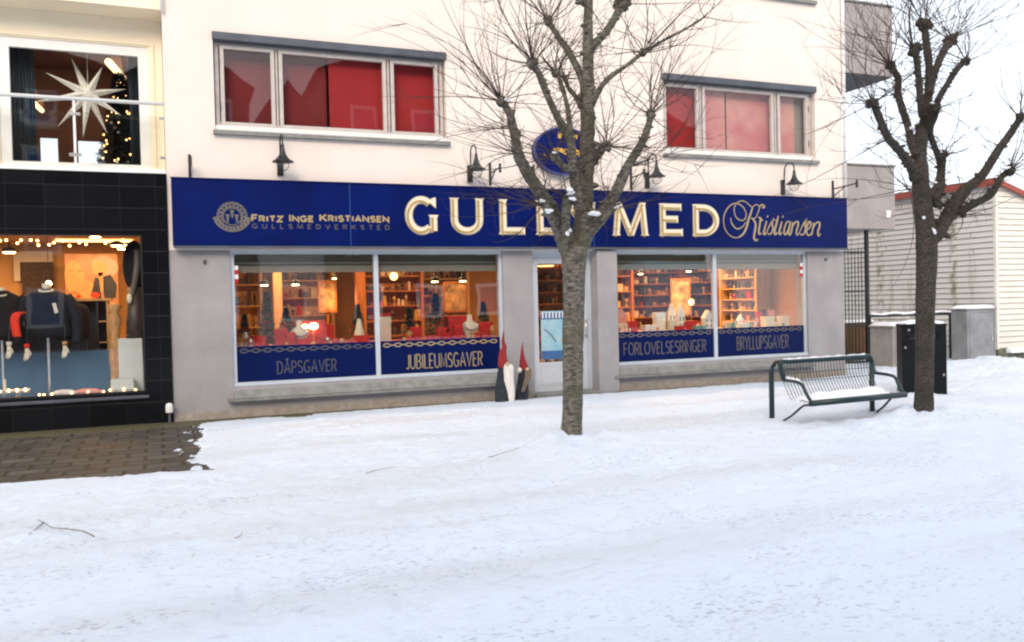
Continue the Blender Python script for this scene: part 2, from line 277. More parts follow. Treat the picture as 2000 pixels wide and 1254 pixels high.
def board_mat():
    m = mat('clapboard', (0.56, 0.53, 0.47), 0.7, var=0.06, vscale=2, bump=0.12, bscale=60)
    t = m.node_tree; b = t.nodes['Principled BSDF']
    g = N(t, 'ShaderNodeNewGeometry'); mp = N(t, 'ShaderNodeMapping'); mp.inputs['Scale'].default_value = (2.2, 1.3, 0.16); t.links.new(g.outputs['Position'], mp.inputs[0])
    n = N(t, 'ShaderNodeTexNoise'); n.inputs['Scale'].default_value = 1.5; n.inputs['Detail'].default_value = 8; n.inputs['Roughness'].default_value = 0.7; t.links.new(mp.outputs[0], n.inputs['Vector'])
    cr = N(t, 'ShaderNodeValToRGB'); cr.color_ramp.elements[0].position = 0.58; cr.color_ramp.elements[0].color = (0,0,0,1); cr.color_ramp.elements[1].position = 0.72; cr.color_ramp.elements[1].color = (0.7,0.7,0.7,1); t.links.new(n.outputs[0], cr.inputs[0])
    mi = N(t, 'ShaderNodeMix', data_type='RGBA'); t.links.new(cr.outputs[0], mi.inputs[0]); mi.inputs[6].default_value = (0.68, 0.66, 0.63, 1)
    sp = N(t, 'ShaderNodeSeparateXYZ'); t.links.new(g.outputs['Position'], sp.inputs[0]); mr = N(t, 'ShaderNodeMapRange'); mr.inputs[1].default_value = 0; mr.inputs[2].default_value = 6; t.links.new(sp.outputs[1], mr.inputs[0])
    st = N(t, 'ShaderNodeValToRGB'); t.links.new(mr.outputs[0], st.inputs[0]); el = st.color_ramp.elements; el[0].position = 0; el[0].color = (0,0,0,1); el[1].position = 1; el[1].color = (0,0,0,1)
    for c_, w_, a_ in ((.275, .012, .9), (.64, .014, .8), (.42, .008, .35)):
        for q, val in ((c_-w_*2, 0), (c_-w_*.5, a_), (c_+w_*.5, a_), (c_+w_*2, 0)): e_ = el.new(q); e_.color = (val, val, val, 1)
    n7 = N(t, 'ShaderNodeTexNoise'); n7.inputs['Scale'].default_value = 7; n7.inputs['Detail'].default_value = 6; t.links.new(g.outputs['Position'], n7.inputs['Vector'])
    c7 = N(t, 'ShaderNodeValToRGB'); c7.color_ramp.elements[0].position = .42; c7.color_ramp.elements[1].position = .6; t.links.new(n7.outputs[0], c7.inputs[0])
    mm = N(t, 'ShaderNodeMath', operation='MULTIPLY'); t.links.new(st.outputs[0], mm.inputs[0]); t.links.new(c7.outputs[0], mm.inputs[1])
    ma = N(t, 'ShaderNodeMath', operation='MAXIMUM'); t.links.new(mm.outputs[0], ma.inputs[0]); t.links.new(cr.outputs[0], ma.inputs[1]); t.links.new(ma.outputs[0], mi.inputs[0]); mi.inputs[7].default_value = (0.22, 0.19, 0.10, 1)
    t.links.new(mi.outputs[2], b.inputs['Base Color'])
    return m
M['clapboard'] = board_mat()
M['clapboard_cream'] = mat('clapboard_cream', (0.74, 0.70, 0.62), 0.7, var=0.06, vscale=3, bump=0.12, bscale=60)

M['groove_shade_grime'] = mat('groove_shade_grime', (0.19, 0.18, 0.15), 0.9, var=0.4, vscale=4)  # paints the shade between the boards into the joints, with groove dirt
# ------------------------------------------------------------------ mesh helpers
def V(*a): return Vector(a)
class MB:
    def __init__(s, X=None): s.v = []; s.f = []; s.mi = []; s.X = X
    def add(s, vs, fs, mi=0):
        o = len(s.v); s.v += [tuple(x) for x in vs]; s.f += [tuple(i+o for i in f) for f in fs]; s.mi += [mi]*len(fs); return s
    def box(s, x0, x1, y0, y1, z0, z1, mi=0):
        vs = [(x0,y0,z0),(x1,y0,z0),(x1,y1,z0),(x0,y1,z0),(x0,y0,z1),(x1,y0,z1),(x1,y1,z1),(x0,y1,z1)]
        return s.add(vs, [(0,3,2,1),(4,5,6,7),(0,1,5,4),(1,2,6,5),(2,3,7,6),(3,0,4,7)], mi)
    def bbox(s, x0, x1, y0, y1, z0, z1, b=0.006, mi=0):      # box with chamfered vertical and top edges
        vs = []
        for z, ins in ((z0, 0), (z1-b, 0), (z1, b)):
            for (x, y) in ((x0+b+ins, y0+ins), (x1-b-ins, y0+ins), (x1-ins, y0+b+ins), (x1-ins, y1-b-ins), (x1-b-ins, y1-ins), (x0+b+ins, y1-ins), (x0+ins, y1-b-ins), (x0+ins, y0+b+ins)):
                vs.append((x, y, z))
        fs = [tuple(range(7, -1, -1)), tuple(range(16, 24))]
        for k in (0, 8):
            for i in range(8): j = (i+1) % 8; fs.append((k+i, k+j, k+8+j, k+8+i))
        return s.add(vs, fs, mi)
    def tube(s, pts, rad, n=8, mi=0, cap=True, jit=0.0, flat=None):
        pts = [Vector(p) for p in pts]; m = len(pts)
        if not hasattr(rad, '__len__'): rad = [rad]*m
        t0 = (pts[1]-pts[0]).normalized(); a = t0.orthogonal().normalized(); vs = []
        for i in range(m):
            t = (pts[min(i+1, m-1)]-pts[max(i-1, 0)])
            if t.length < 1e-9: t = t0.copy()
            t.normalize(); a = (a - t*a.dot(t)); a = a.normalized() if a.length > 1e-6 else t.orthogonal().normalized(); b = t.cross(a)
            for k in range(n):
                an = 2*PI*k/n; r = rad[i]*(1+jit*(random.random()-.5)); vs.append(pts[i] + a*(math.cos(an)*r) + b*(math.sin(an)*r))
        fs = []
        for i in range(m-1):
            for k in range(n): fs.append((i*n+k, i*n+(k+1) % n, (i+1)*n+(k+1) % n, (i+1)*n+k))
        if cap: fs += [tuple(range(n-1, -1, -1)), tuple(range((m-1)*n, m*n))]
        return s.add(vs, fs, mi)
    def lathe(s, c, prof, n=20, mi=0, sx=1.0, sy=1.0, lean=None):       # prof: (r, z)
        c = Vector(c); vs = []
        for i, (r, z) in enumerate(prof):
            ox, oy = lean(z) if lean else (0, 0)
            for k in range(n): an = 2*PI*k/n; vs.append(c + V(math.cos(an)*r*sx+ox, math.sin(an)*r*sy+oy, z))
        fs = []
        for i in range(len(prof)-1):
            for k in range(n): fs.append((i*n+k, i*n+(k+1) % n, (i+1)*n+(k+1) % n, (i+1)*n+k))
        fs += [tuple(range(n-1, -1, -1)), tuple(range((len(prof)-1)*n, len(prof)*n))]
        return s.add(vs, fs, mi)
    def ball(s, c, r, n=10, mi=0, sx=1, sy=1, sz=1, jit=0):
        prof = [(max(1e-4, math.sin(PI*i/n)), -math.cos(PI*i/n)) for i in range(n+1)]
        c = Vector(c); vs = []; k2 = n*2
        for (q, z) in prof:
            for k in range(k2):
                an = 2*PI*k/k2; j = r*(1+jit*(random.random()-.5)); vs.append(c + V(math.cos(an)*q*j*sx, math.sin(an)*q*j*sy, z*j*sz))
        fs = []
        for i in range(n):
            for k in range(k2): fs.append((i*k2+k, i*k2+(k+1) % k2, (i+1)*k2+(k+1) % k2, (i+1)*k2+k))
        return s.add(vs, fs, mi)
    def poly(s, pts, y0, y1, mi=0):           # polygon in the xz plane (list of (x,z)), extruded from y0 (front) to y1
        n = len(pts); vs = [(x, y0, z) for x, z in pts] + [(x, y1, z) for x, z in pts]
        fs = [tuple(range(n)), tuple(range(2*n-1, n-1, -1))] + [(i+n, (i+1) % n+n, (i+1) % n, i) for i in range(n)]
        return s.add(vs, fs, mi)
    def stroke(s, pts, w, y0, y1, mi=0, closed=False):   # ribbon of width w (or list) along (x,z) points, extruded
        pts = [Vector((p[0], p[1])) for p in pts]; m = len(pts)
        if not hasattr(w, '__len__'): w = [w]*m
        L = []; Rr = []
        for i in range(m):
            if closed: a, b, c = pts[(i-1) % m], pts[i], pts[(i+1) % m]
            else: a, b, c = pts[max(i-1, 0)], pts[i], pts[min(i+1, m-1)]
            d1 = (b-a); d2 = (c-b)
            if d1.length < 1e-9: d1 = d2
            if d2.length < 1e-9: d2 = d1
            d1 = d1.normalized(); d2 = d2.normalized(); t = d1+d2
            t = t.normalized() if t.length > 1e-3 else d1
            nn = Vector((-t.y, t.x)); k = 1/max(0.45, nn.dot(Vector((-d1.y, d1.x))))
            L.append(b+nn*(w[i]/2*k)); Rr.append(b-nn*(w[i]/2*k))
        vs = [(p.x, y0, p.y) for p in L]+[(p.x, y0, p.y) for p in Rr]+[(p.x, y1, p.y) for p in L]+[(p.x, y1, p.y) for p in Rr]
        fs = []; rng = range(m) if closed else range(m-1)
        for i in rng:
            j = (i+1) % m
            fs += [(i, m+i, m+j, j), (i, j, 2*m+j, 2*m+i), (m+i, 3*m+i, 3*m+j, m+j)]
        if not closed: fs += [(0, 2*m, 3*m, m), (m-1, 2*m-1, 4*m-1, 3*m-1)]
        return s.add(vs, fs, mi)
    def build(s, name, mats, parent=None, smooth=False, bevel=0):
        me = bpy.data.meshes.new(name); me.from_pydata([s.X @ Vector(v) for v in s.v] if s.X else s.v, [], s.f)
        if not isinstance(mats, (list, tuple)): mats = [mats]
        for m in mats: me.materials.append(M[m] if isinstance(m, str) else m)
        me.polygons.foreach_set('material_index', s.mi)
        if smooth: me.polygons.foreach_set('use_smooth', [True]*len(s.f))
        me.update()
        o = bpy.data.objects.new(name, me); COL.objects.link(o)
        if parent: put(o, parent)
        if bevel:
            b = o.modifiers.new('bevel', 'BEVEL'); b.width = bevel; b.segments = 2; b.limit_method = 'ANGLE'
        return o
def put(o, parent):
    o.parent = parent; o.matrix_parent_inverse = Matrix.Translation(-world_loc(parent))
def world_loc(o):           # parts keep world coordinates, so only a top-level Empty has an offset
    return Vector(o.location)
def thing(name, label, cat, loc=(0,0,0), group=None):
    o = bpy.data.objects.new(name, None); COL.objects.link(o); o.location = loc; o.empty_display_size = 0.2
    o['label'] = label; o['category'] = cat
    if group: o['group'] = group
    return o
def tag(o, label, cat, group=None, kind=None):
    if label: o['label'] = label
    if cat: o['category'] = cat
    if group: o['group'] = group
    if kind: o['kind'] = kind
    return o
def structure(o): o['kind'] = 'structure'; return o

def wall_cells(mb, x0, x1, z0, z1, holes, y0, y1, mi=0):
    xs = sorted(set([x0, x1]+[h[0] for h in holes]+[h[1] for h in holes])); zs = sorted(set([z0, z1]+[h[2] for h in holes]+[h[3] for h in holes]))
    xs = [x for x in xs if x0 <= x <= x1]; zs = [z for z in zs if z0 <= z <= z1]
    solid = {}
    for i in range(len(xs)-1):
        for j in range(len(zs)-1):
            cx, cz = (xs[i]+xs[i+1])/2, (zs[j]+zs[j+1])/2
            solid[i, j] = not any(h[0] < cx < h[1] and h[2] < cz < h[3] for h in holes)
    for (i, j), sd_ in solid.items():
        if not sd_: continue
        a, b, c, d = xs[i], xs[i+1], zs[j], zs[j+1]
        vs = [(a,y0,c),(b,y0,c),(b,y1,c),(a,y1,c),(a,y0,d),(b,y0,d),(b,y1,d),(a,y1,d)]; fs = [(0,1,5,4),(2,3,7,6)]
        if not solid.get((i-1, j)): fs.append((3,0,4,7))
        if not solid.get((i+1, j)): fs.append((1,2,6,5))
        if not solid.get((i, j-1)): fs.append((0,3,2,1))
        if not solid.get((i, j+1)): fs.append((4,5,6,7))
        mb.add(vs, fs, mi)
    return mb
def catmull(pts, k=4):
    pts = [Vector(p) for p in pts]; out = []
    for i in range(len(pts)-1):
        p0 = pts[max(i-1, 0)]; p1 = pts[i]; p2 = pts[i+1]; p3 = pts[min(i+2, len(pts)-1)]
        for j in range(k):
            t = j/k; out.append(0.5*((2*p1)+(p2-p0)*t+(2*p0-5*p1+4*p2-p3)*t*t+(3*p1-p0-3*p2+p3)*t**3))
    out.append(pts[-1]); return out
def arc(cx, cy, rx, ry, a0, a1, n=12):
    return [(cx+rx*math.cos(R(a0+(a1-a0)*i/n)), cy+ry*math.sin(R(a0+(a1-a0)*i/n))) for i in range(n+1)]
def frame_ring(mb, x0, x1, z0, z1, w, y0, y1, mi=0):        # mitred rectangular frame
    o = [(x0,z0),(x1,z0),(x1,z1),(x0,z1)]; i = [(x0+w,z0+w),(x1-w,z0+w),(x1-w,z1-w),(x0+w,z1-w)]
    vs = [(p[0],y0,p[1]) for p in o]+[(p[0],y0,p[1]) for p in i]+[(p[0],y1,p[1]) for p in o]+[(p[0],y1,p[1]) for p in i]
    fs = []
    for k in range(4):
        j = (k+1) % 4; fs += [(k, j, 4+j, 4+k), (8+k, 12+k, 12+j, 8+j), (k, 8+k, 8+j, j), (4+k, 4+j, 12+j, 12+k)]
    return mb.add(vs, fs, mi)

# ------------------------------------------------------------------ ground: paving under trodden snow
def vnoise(x, y, seed=0):
    xi = np.floor(x).astype(np.int64); yi = np.floor(y).astype(np.int64); fx = x-xi; fy = y-yi
    def h(a, b):
        n = (a*374761393 + b*668265263 + seed*1442695041) & 0x7fffffff
        n = ((n ^ (n >> 13))*1274126177) & 0x7fffffff
        return ((n ^ (n >> 16)) & 0xffff)/65535.0
    fx = fx*fx*(3-2*fx); fy = fy*fy*(3-2*fy)
    return (h(xi, yi)*(1-fx)+h(xi+1, yi)*fx)*(1-fy)+(h(xi, yi+1)*(1-fx)+h(xi+1, yi+1)*fx)*fy
def fbm(x, y, sc, o=4, seed=0):
    r = 0; a = 0.5; tot = 0
    for k in range(o): r = r+a*vnoise(x*sc*2**k, y*sc*2**k, seed+k*17); tot += a; a *= 0.55
    return r/tot-0.5
TREE1 = G(1116, 866, .08); TREE2 = G(1804, 815, .10); TREE1.z = TREE2.z = 0
def snow_height(x, y):
    h = 0.045 + 0.05*fbm(x*0.6, y, 0.7, 3, 3) + 0.042*fbm(x*0.7, y, 3.0, 4, 11) + 0.020*fbm(x*.8, y, 12.0, 2, 5)
    dn = np.clip((vnoise(x*2.6+3, y*3.6, 91)*.7+vnoise(x*6, y*8, 92)*.3-.60)/.12, 0, 1); h = h-.032*dn*dn*(3-2*dn)*np.clip((-y-3)/5, .25, 1)
    # bare patch before the tiled shop, and a worn strip along the walls
    nz = 1.0*fbm(x, y, 2.2, 4, 21) + 0.40*fbm(x*.8, y*1.1, 7, 4, 8) + 0.35*fbm(x, y*1.3, 19, 2, 9)
    xe = 0.22 + 0.9*np.clip((y+0.9)/0.9, 0, 1)**2
    d1 = np.minimum(xe+.10-x+.45*nz+.5*fbm(x*1.2, y, 5.5, 3, 66), y+4.05+0.12*(x+0.5)+.22*nz)      # >0 inside the bare corner
    d2 = (y+0.17+0.20*np.clip(4.5-x, 0, 4)/4) + 0.26*nz; d2 = np.where((x > 12.4), -1, d2)
    d3 = 0.55-np.hypot((x-1.9)*.8, (y+.35)*2.2) + .9*nz - .45
    d = np.maximum(np.maximum(d1, d2), d3)
    s = np.clip((-d+0.02)/0.10, 0, 1); s = s*s*(3-2*s); th = np.clip((-d)/1.1, .16, 1)
    h = (np.maximum(h, .012)*th+0.024)*s - 0.02
    # heaps: round the trees, under the bench, at the cabinets
    for (cx, cy, r, a) in ((TREE1.x-.45, TREE1.y-.15, .45, .10), (TREE1.x+.45, TREE1.y-.1, .5, .09), (TREE1.x, TREE1.y-.75, .55, .06), (TREE1.x, TREE1.y+.2, .35, .08), (TREE2.x, TREE2.y, .55, .10), (TREE2.x+.7, TREE2.y+.5, .9, .09), (8.6, -3.6, 1.0, .05), (16.5, .1, .8, .12), (14.3, -1.0, 2.4, .08), (9.7, -3.6, .8, .06)):
        h = h + a*np.exp(-(((x-cx)**2+(y-cy)**2)/(r*r)))*(1+1.1*fbm(x, y, 6, 3, 31))*s
    b = np.exp(-(((x-7.55)/1.0)**2+((y+5.05)/0.42)**2)); h = h + b*(0.22*fbm(x, y, 3.2, 4, 77)+0.03)
    h = np.maximum(h-0.075*np.exp(-(((x-8.2)/.8)**2+((y+4.75)/0.45)**2)), np.where(s > .9, .014, -1))
    b2 = np.exp(-(((x-7.4)/1.3)**2+((y+5.6)/0.25)**2)); h = h + b2*(0.05+0.12*fbm(x, y, 4, 3, 41))
    return h
def grid_lines(segs):
    out = []
    for a, b, st in segs: out += list(np.arange(a, b-1e-6, st))
    out.append(segs[-1][1]); return np.array(out)
gx = grid_lines([(-90,-20,10),(-20,-3,1.0),(-3,2.6,.028),(2.6,9.5,.05),(9.5,18,.08),(18,30,.6),(30,130,10)])
gy = grid_lines([(-70,-20,6),(-20,-10.5,.5),(-10.5,-5.2,.045),(-5.2,.05,.030),(.05,7,.12),(7,20,1),(20,140,12)])
XX, YY = np.meshgrid(gx, gy); ZZ = snow_height(XX, YY)
rs_ = np.random.RandomState(4)
for k in range(520):                       # footprints, mostly along the street, thicker near the camera and past the shop
    fx_ = rs_.uniform(-3, 15); fy_ = rs_.choice([rs_.uniform(-11.5, -6), rs_.uniform(-6, -1.2)]); an = rs_.normal(.12, .5) + (PI if rs_.rand() < .5 else 0)
    if fx_ < .9 and fy_ > -4.6: continue
    L_, W_ = rs_.uniform(.10, .17), rs_.uniform(.045, .075); dp = rs_.uniform(.008, .030)
    i0, i1 = np.searchsorted(gx, (fx_-.5, fx_+.5)); j0, j1 = np.searchsorted(gy, (fy_-.5, fy_+.5))
    dx_ = XX[j0:j1, i0:i1]-fx_; dy_ = YY[j0:j1, i0:i1]-fy_
    u = (dx_*math.cos(an)+dy_*math.sin(an))/L_; v = (-dx_*math.sin(an)+dy_*math.cos(an))/W_; q = u*u+v*v
    ZZ[j0:j1, i0:i1] += -dp*np.exp(-q**1.6) + dp*.35*np.exp(-((np.sqrt(q)-1.55)/.35)**2)
for (y0_, sl, wd, dp) in ((-8.6, .13, .10, .012), (-8.2, .13, .09, .012), (-6.6, .10, .35, .018), (-9.9, .16, .08, .010), (-10.2, .16, .08, .010), (-7.5, .05, .07, .008)):
    ZZ += np.where(YY < -2.5, -dp*np.exp(-((YY-(y0_+sl*XX+.15*np.sin(XX*.7)))/wd)**2)*(.6+.8*vnoise(XX*1.3, YY*.5, 55)), 0)
ZZ = np.where((ZZ < .008) & (snow_height(XX, YY) > .012), .008, ZZ)
nx, ny = len(gx), len(gy)
vs = np.stack([XX.ravel(), YY.ravel(), ZZ.ravel()], 1)
ii = (np.arange(ny-1)[:, None]*nx + np.arange(nx-1)[None, :]).ravel()
fs = np.stack([ii, ii+1, ii+nx+1, ii+nx], 1)
me = bpy.data.meshes.new('snow'); me.vertices.add(len(vs)); me.vertices.foreach_set('co', vs.astype(np.float32).ravel())
me.loops.add(len(fs)*4); me.loops.foreach_set('vertex_index', fs.astype(np.int32).ravel())
me.polygons.add(len(fs)); me.polygons.foreach_set('loop_start', np.arange(0, len(fs)*4, 4, dtype=np.int32)); me.polygons.foreach_set('use_smooth', np.ones(len(fs), dtype=bool))
me.update(calc_edges=True); me.materials.append(M['snow'])
so_ = bpy.data.objects.new('snow', me); COL.objects.link(so_); structure(so_)
pv = MB().add([(-90,-70,-.004),(130,-70,-.004),(130,140,-.004),(-90,140,-.004)], [(0,1,2,3)]).build('pavement', 'paving'); structure(pv)

# ------------------------------------------------------------------ stroke alphabet
def S_(w=.62):
    return [(w*.93,.84)]+arc(w*.5,.76,w*.46,.24,50,270,10)[1:]+arc(w*.5,.26,w*.5,.26,90,-140,12)[1:]
GL = {
 'A': (.80, [[(0,0),(.40,1),(.80,0)], [(.15,.33),(.65,.33)]]),
 'B': (.62, [[(0,0),(0,1),(.32,1)]+arc(.32,.76,.24,.24,80,-90,7)+[(0,.52)], [(.3,.52)]+arc(.34,.26,.28,.26,85,-90,8)+[(0,0)]]),
 'D': (.72, [[(0,0),(0,1),(.26,1)]+arc(.26,.5,.46,.5,80,-80,10)+[(.26,0),(0,0)]]),
 'E': (.56, [[(.56,1),(0,1),(0,0),(.56,0)], [(0,.52),(.46,.52)]]),
 'F': (.54, [[(.54,1),(0,1),(0,0)], [(0,.52),(.44,.52)]]),
 'G': (.80, [arc(.42,.5,.42,.5,48,318,16)+[(.78,.42),(.46,.42)]]),
 'I': (.10, [[(.05,0),(.05,1)]]),
 'J': (.36, [[(.36,1),(.36,.2)]+arc(.18,.2,.18,.2,0,-150,6)[1:]]),
 'K': (.70, [[(0,0),(0,1)], [(.66,1),(.02,.42)], [(.22,.58),(.70,0)]]),
 'L': (.50, [[(0,1),(0,0),(.50,0)]]),
 'M': (.90, [[(0,0),(.08,1),(.45,.1),(.82,1),(.90,0)]]),
 'N': (.74, [[(0,0),(0,1),(.74,0),(.74,1)]]),
 'O': (.90, [arc(.45,.5,.45,.5,90,450,22)]),
 'P': (.60, [[(0,0),(0,1),(.30,1)]+arc(.30,.73,.28,.27,80,-90,8)+[(0,.46)]]),
 'R': (.64, [[(0,0),(0,1),(.32,1)]+arc(.32,.74,.28,.26,80,-90,8)+[(0,.48)], [(.26,.48),(.64,0)]]),
 'S': (.62, [S_()]),
 'T': (.66, [[(0,1),(.66,1)], [(.33,1),(.33,0)]]),
 'U': (.70, [[(0,1),(0,.34)]+arc(.35,.34,.35,.34,180,360,10)[1:]+[(.70,1)]]),
 'V': (.78, [[(0,1),(.39,0),(.78,1)]]),
 'Y': (.72, [[(0,1),(.36,.5),(.72,1)], [(.36,.5),(.36,0)]]),
 'Z': (.66, [[(0,1),(.66,1),(0,0),(.66,0)]]),
}
GL['Å'] = (.80, GL['A'][1] + [arc(.40,1.14,.10,.10,0,360,8)])
def text(mb, s, x0, x1, z0, h, w, y0, y1, mi=0, gap=.28, small=None, rise=0.0):
    """stroke text fitted between x0 and x1 on the line z0"""
    seq = []; cur = 0
    for k, ch in enumerate(s):
        if ch == ' ': cur += .5; continue
        wd, st = GL[ch.upper()]; sc = 1.0
        if small and ch.islower(): sc = small
        seq.append((cur, st, sc)); cur += wd*sc+gap
    cur -= gap; kx = (x1-x0)/cur; n = 0
    for cx, st, sc in seq:
        for pl in st:
            n += 1
            mb.stroke([(x0+(cx+p[0]*sc)*kx, z0+rise*(cx/cur)+p[1]*h*sc) for p in pl], w, y0-0.0002*(n % 5), y1, mi)

# ------------------------------------------------------------------ the jeweller's building
XL, XR = 0.15, 12.30
bldg = thing('shop_building', 'white rendered two storey shop building with grey ground floor and red blinds', 'building', (6.2, 0, 0))
def px_rect(a, b, c, d, Y): return (PX(a, Y, (b+d)/2), PX(c, Y, (b+d)/2), PZ((a+c)/2, d, Y), PZ((a+c)/2, b, Y))
W1 = (PX(418,0,170), PX(871,0,190), 4.12, 5.52)      # upper window openings x0,x1,z0,z1
W2 = (PX(1296,0,240), PX(1592,0,250), 4.12, 5.52)
ZS = 2.42
S1 = (0.97, 5.20, 0.44, ZS); S2 = (7.26, 11.42, 0.44, ZS); DR = (5.72, 6.86, -.1, ZS)
Z3 = PZ(1595, 6, 0)
wall = wall_cells(MB(), XL, XR, ZS, 10.5, [W1, W2, (W1[0], W1[1], 7.05, 8.3), (W2[0], W2[1], Z3, 8.3)], 0, 0.32)
wall.box(XR-.3, XR, .32, 9, -.3, 10.5); wall.box(XL, XL+.3, .32, 9, 3.0, 10.5); wall.box(XL, XR, 9, 9.3, -.3, 10.5); wall.box(XL, XR, 0, 9.3, 10.5, 10.7)
wall.box(XL+.3, XR-.3, .32, 9, 2.78, 3.0); wall.box(XL+.3, XR-.3, .32, 9, 5.85, 6.0)
wall.build('upper_wall', 'plaster_cream', bldg)
wall_cells(MB(), XL, XR-.002, .11, ZS, [S1, S2, DR], 0.003, 0.32).build('lower_wall', 'plaster_grey', bldg)
wall_cells(MB(), XL, XR-.002, -.3, .11, [DR], -0.006, 0.32).build('plinth', 'plaster_dirty', bldg)
# pillars standing a hand's width proud beside the door
MB().box(6.87, 7.255, -.10, 0.0, .0, ZS).build('pillar', 'plaster_grey', bldg, bevel=.006)
# vertical white corner strip / down pipe at the right end
MB().tube([(XR+.035, -.03, 3.37), (XR+.035, -.03, 10.4)], .035, 10).build('down_pipe', 'white_paint', bldg, smooth=True)

def upper_window(W, panes, frames_z, name='upper_window'):
    x0, x1, z0, z1 = W; yf = 0.10
    t = MB(); frame_ring(t, x0+.02, x1-.02, z0+.10, z1-.10, .055, yf, yf+.09)
    fr = t.build('window', 'grey_frame', bldg)
    MB().box(x0, x1, .03, .12, z0+.0, z0+.097).build('bottom_rail', 'white_paint', fr)
    MB().box(x0-.03, x1+.04, -.075, .028, z0-.05, z0+.012).build('sill', 'sill_stone', fr, bevel=.005)
    MB().box(x0-.01, x1+.01, -.05, .11, z1-.095, z1+.012).build('lintel_flashing', 'flashing', fr, bevel=.004)
    for k, (a, b) in enumerate(panes):
        za, zb = frames_z
        t = MB(); frame_ring(t, a-.055, b+.055, za-.055, zb+.055, .055, yf-.025, yf+.05); s = t.build('sash', 'grey_frame', fr, bevel=.004)
        MB().box(a-.003, b+.003, yf+.02, yf+.026, za-.003, zb+.003).build('pane', 'up_glass', fr)
        if k != 1:
            hx = a-.06 if k == 0 else b+.06
            for q in (za+.15, zb-.27): MB().tube([(hx, yf-.03, q), (hx, yf-.03, q+.12)], .009, 6).build('hinge', 'flashing', fr)
    xs = [(panes[0][1]+panes[1][0])/2, (panes[1][1]+panes[2][0])/2]
    for x in xs: MB().box(x-.014, x+.014, yf-.008, yf+.08, z0+.155, z1-.155).build('mullion', 'grey_frame', fr)
    return fr
Yp = .12
p1 = [(PX(438,Yp,170), PX(529,Yp,170)), (PX(552,Yp,175), PX(747,Yp,180)), (PX(769,Yp,190), PX(848,Yp,190))]
fz1 = (PZ(480,241,Yp), PZ(480,100,Yp))
wA = upper_window(W1, p1, fz1)
p2 = [(PX(1299,Yp,230), PX(1358,Yp,230)), (PX(1375,Yp,235), PX(1504,Yp,240)), (PX(1521,Yp,240), PX(1571,Yp,250))]
fz2 = (PZ(1440,296,Yp), PZ(1440,181,Yp))
wB = upper_window(W2, p2, fz2)
# roller blinds
def blind(x0, x1, z0, z1, y, m, par, ribs=True):
    t = MB(); n = max(2, int((z1-z0)/.022)); vs = []; fs = []
    for i in range(n+1):
        z = z0+(z1-z0)*i/n; yy = y+(.0012 if i % 2 else 0); vs += [(x0, yy, z), (x1, yy, z)]
    for i in range(n): fs.append((2*i, 2*i+1, 2*i+3, 2*i+2))
    t.add(vs, fs); o = t.build('blind', m, par); s = o.modifiers.new('thick', 'SOLIDIFY'); s.thickness = .004; return o
xm = PX(643, .22, 180)
blind(W1[0]+.05, xm-.03, 4.2, 5.45, .30, 'blind_red_dark', wA)
blind(xm, PX(748,.22,180)+.10, 4.2, 5.45, .24, 'blind_red', wA)
blind(PX(748,.22,180)+.12, W1[1]-.02, 4.2, 5.45, .30, 'blind_red', wA)
xg = PX(1420, .22, 240)
blind(W2[0]+.05, PX(1366,.2,240), 4.2, 5.45, .26, 'blind_red', wB)
blind(PX(1368,.2,240), xg-.03, 4.2, 5.45, .24, 'blind_rose_reflection', wB)
blind(xg+.02, PX(1556,.2,250), 4.2, 5.45, .27, 'blind_rose_reflection', wB)
blind(PX(1557,.2,250), W2[1]-.01, 4.2, 5.45, .30, 'blind_beige', wB)
# dim rooms above: a dividing wall behind the blinds keeps them closed
MB().box(XL+.3, XR-.3, 1.6, 1.7, 3.0, 5.84).build('room_partition', 'room_brown', bldg)

for (a, b_, c) in ((W1[0], W1[1], 7.05), (W2[0], W2[1], Z3)):
    t = MB(); frame_ring(t, a+.02, b_-.02, c+.03, 8.28, .07, .1, .17); fr = t.build('window', 'grey_frame', bldg); MB().box(a+.09, b_-.09, .13, .14, c+.1, 8.21).build('pane', 'up_glass', fr)
    MB().box(a-.03, b_+.04, -.075, .1, c-.05, c+.012).build('sill', 'sill_stone', fr, bevel=.005); blind(a+.05, b_-.05, c+.05, 8.2, .25, 'blind_beige', fr)
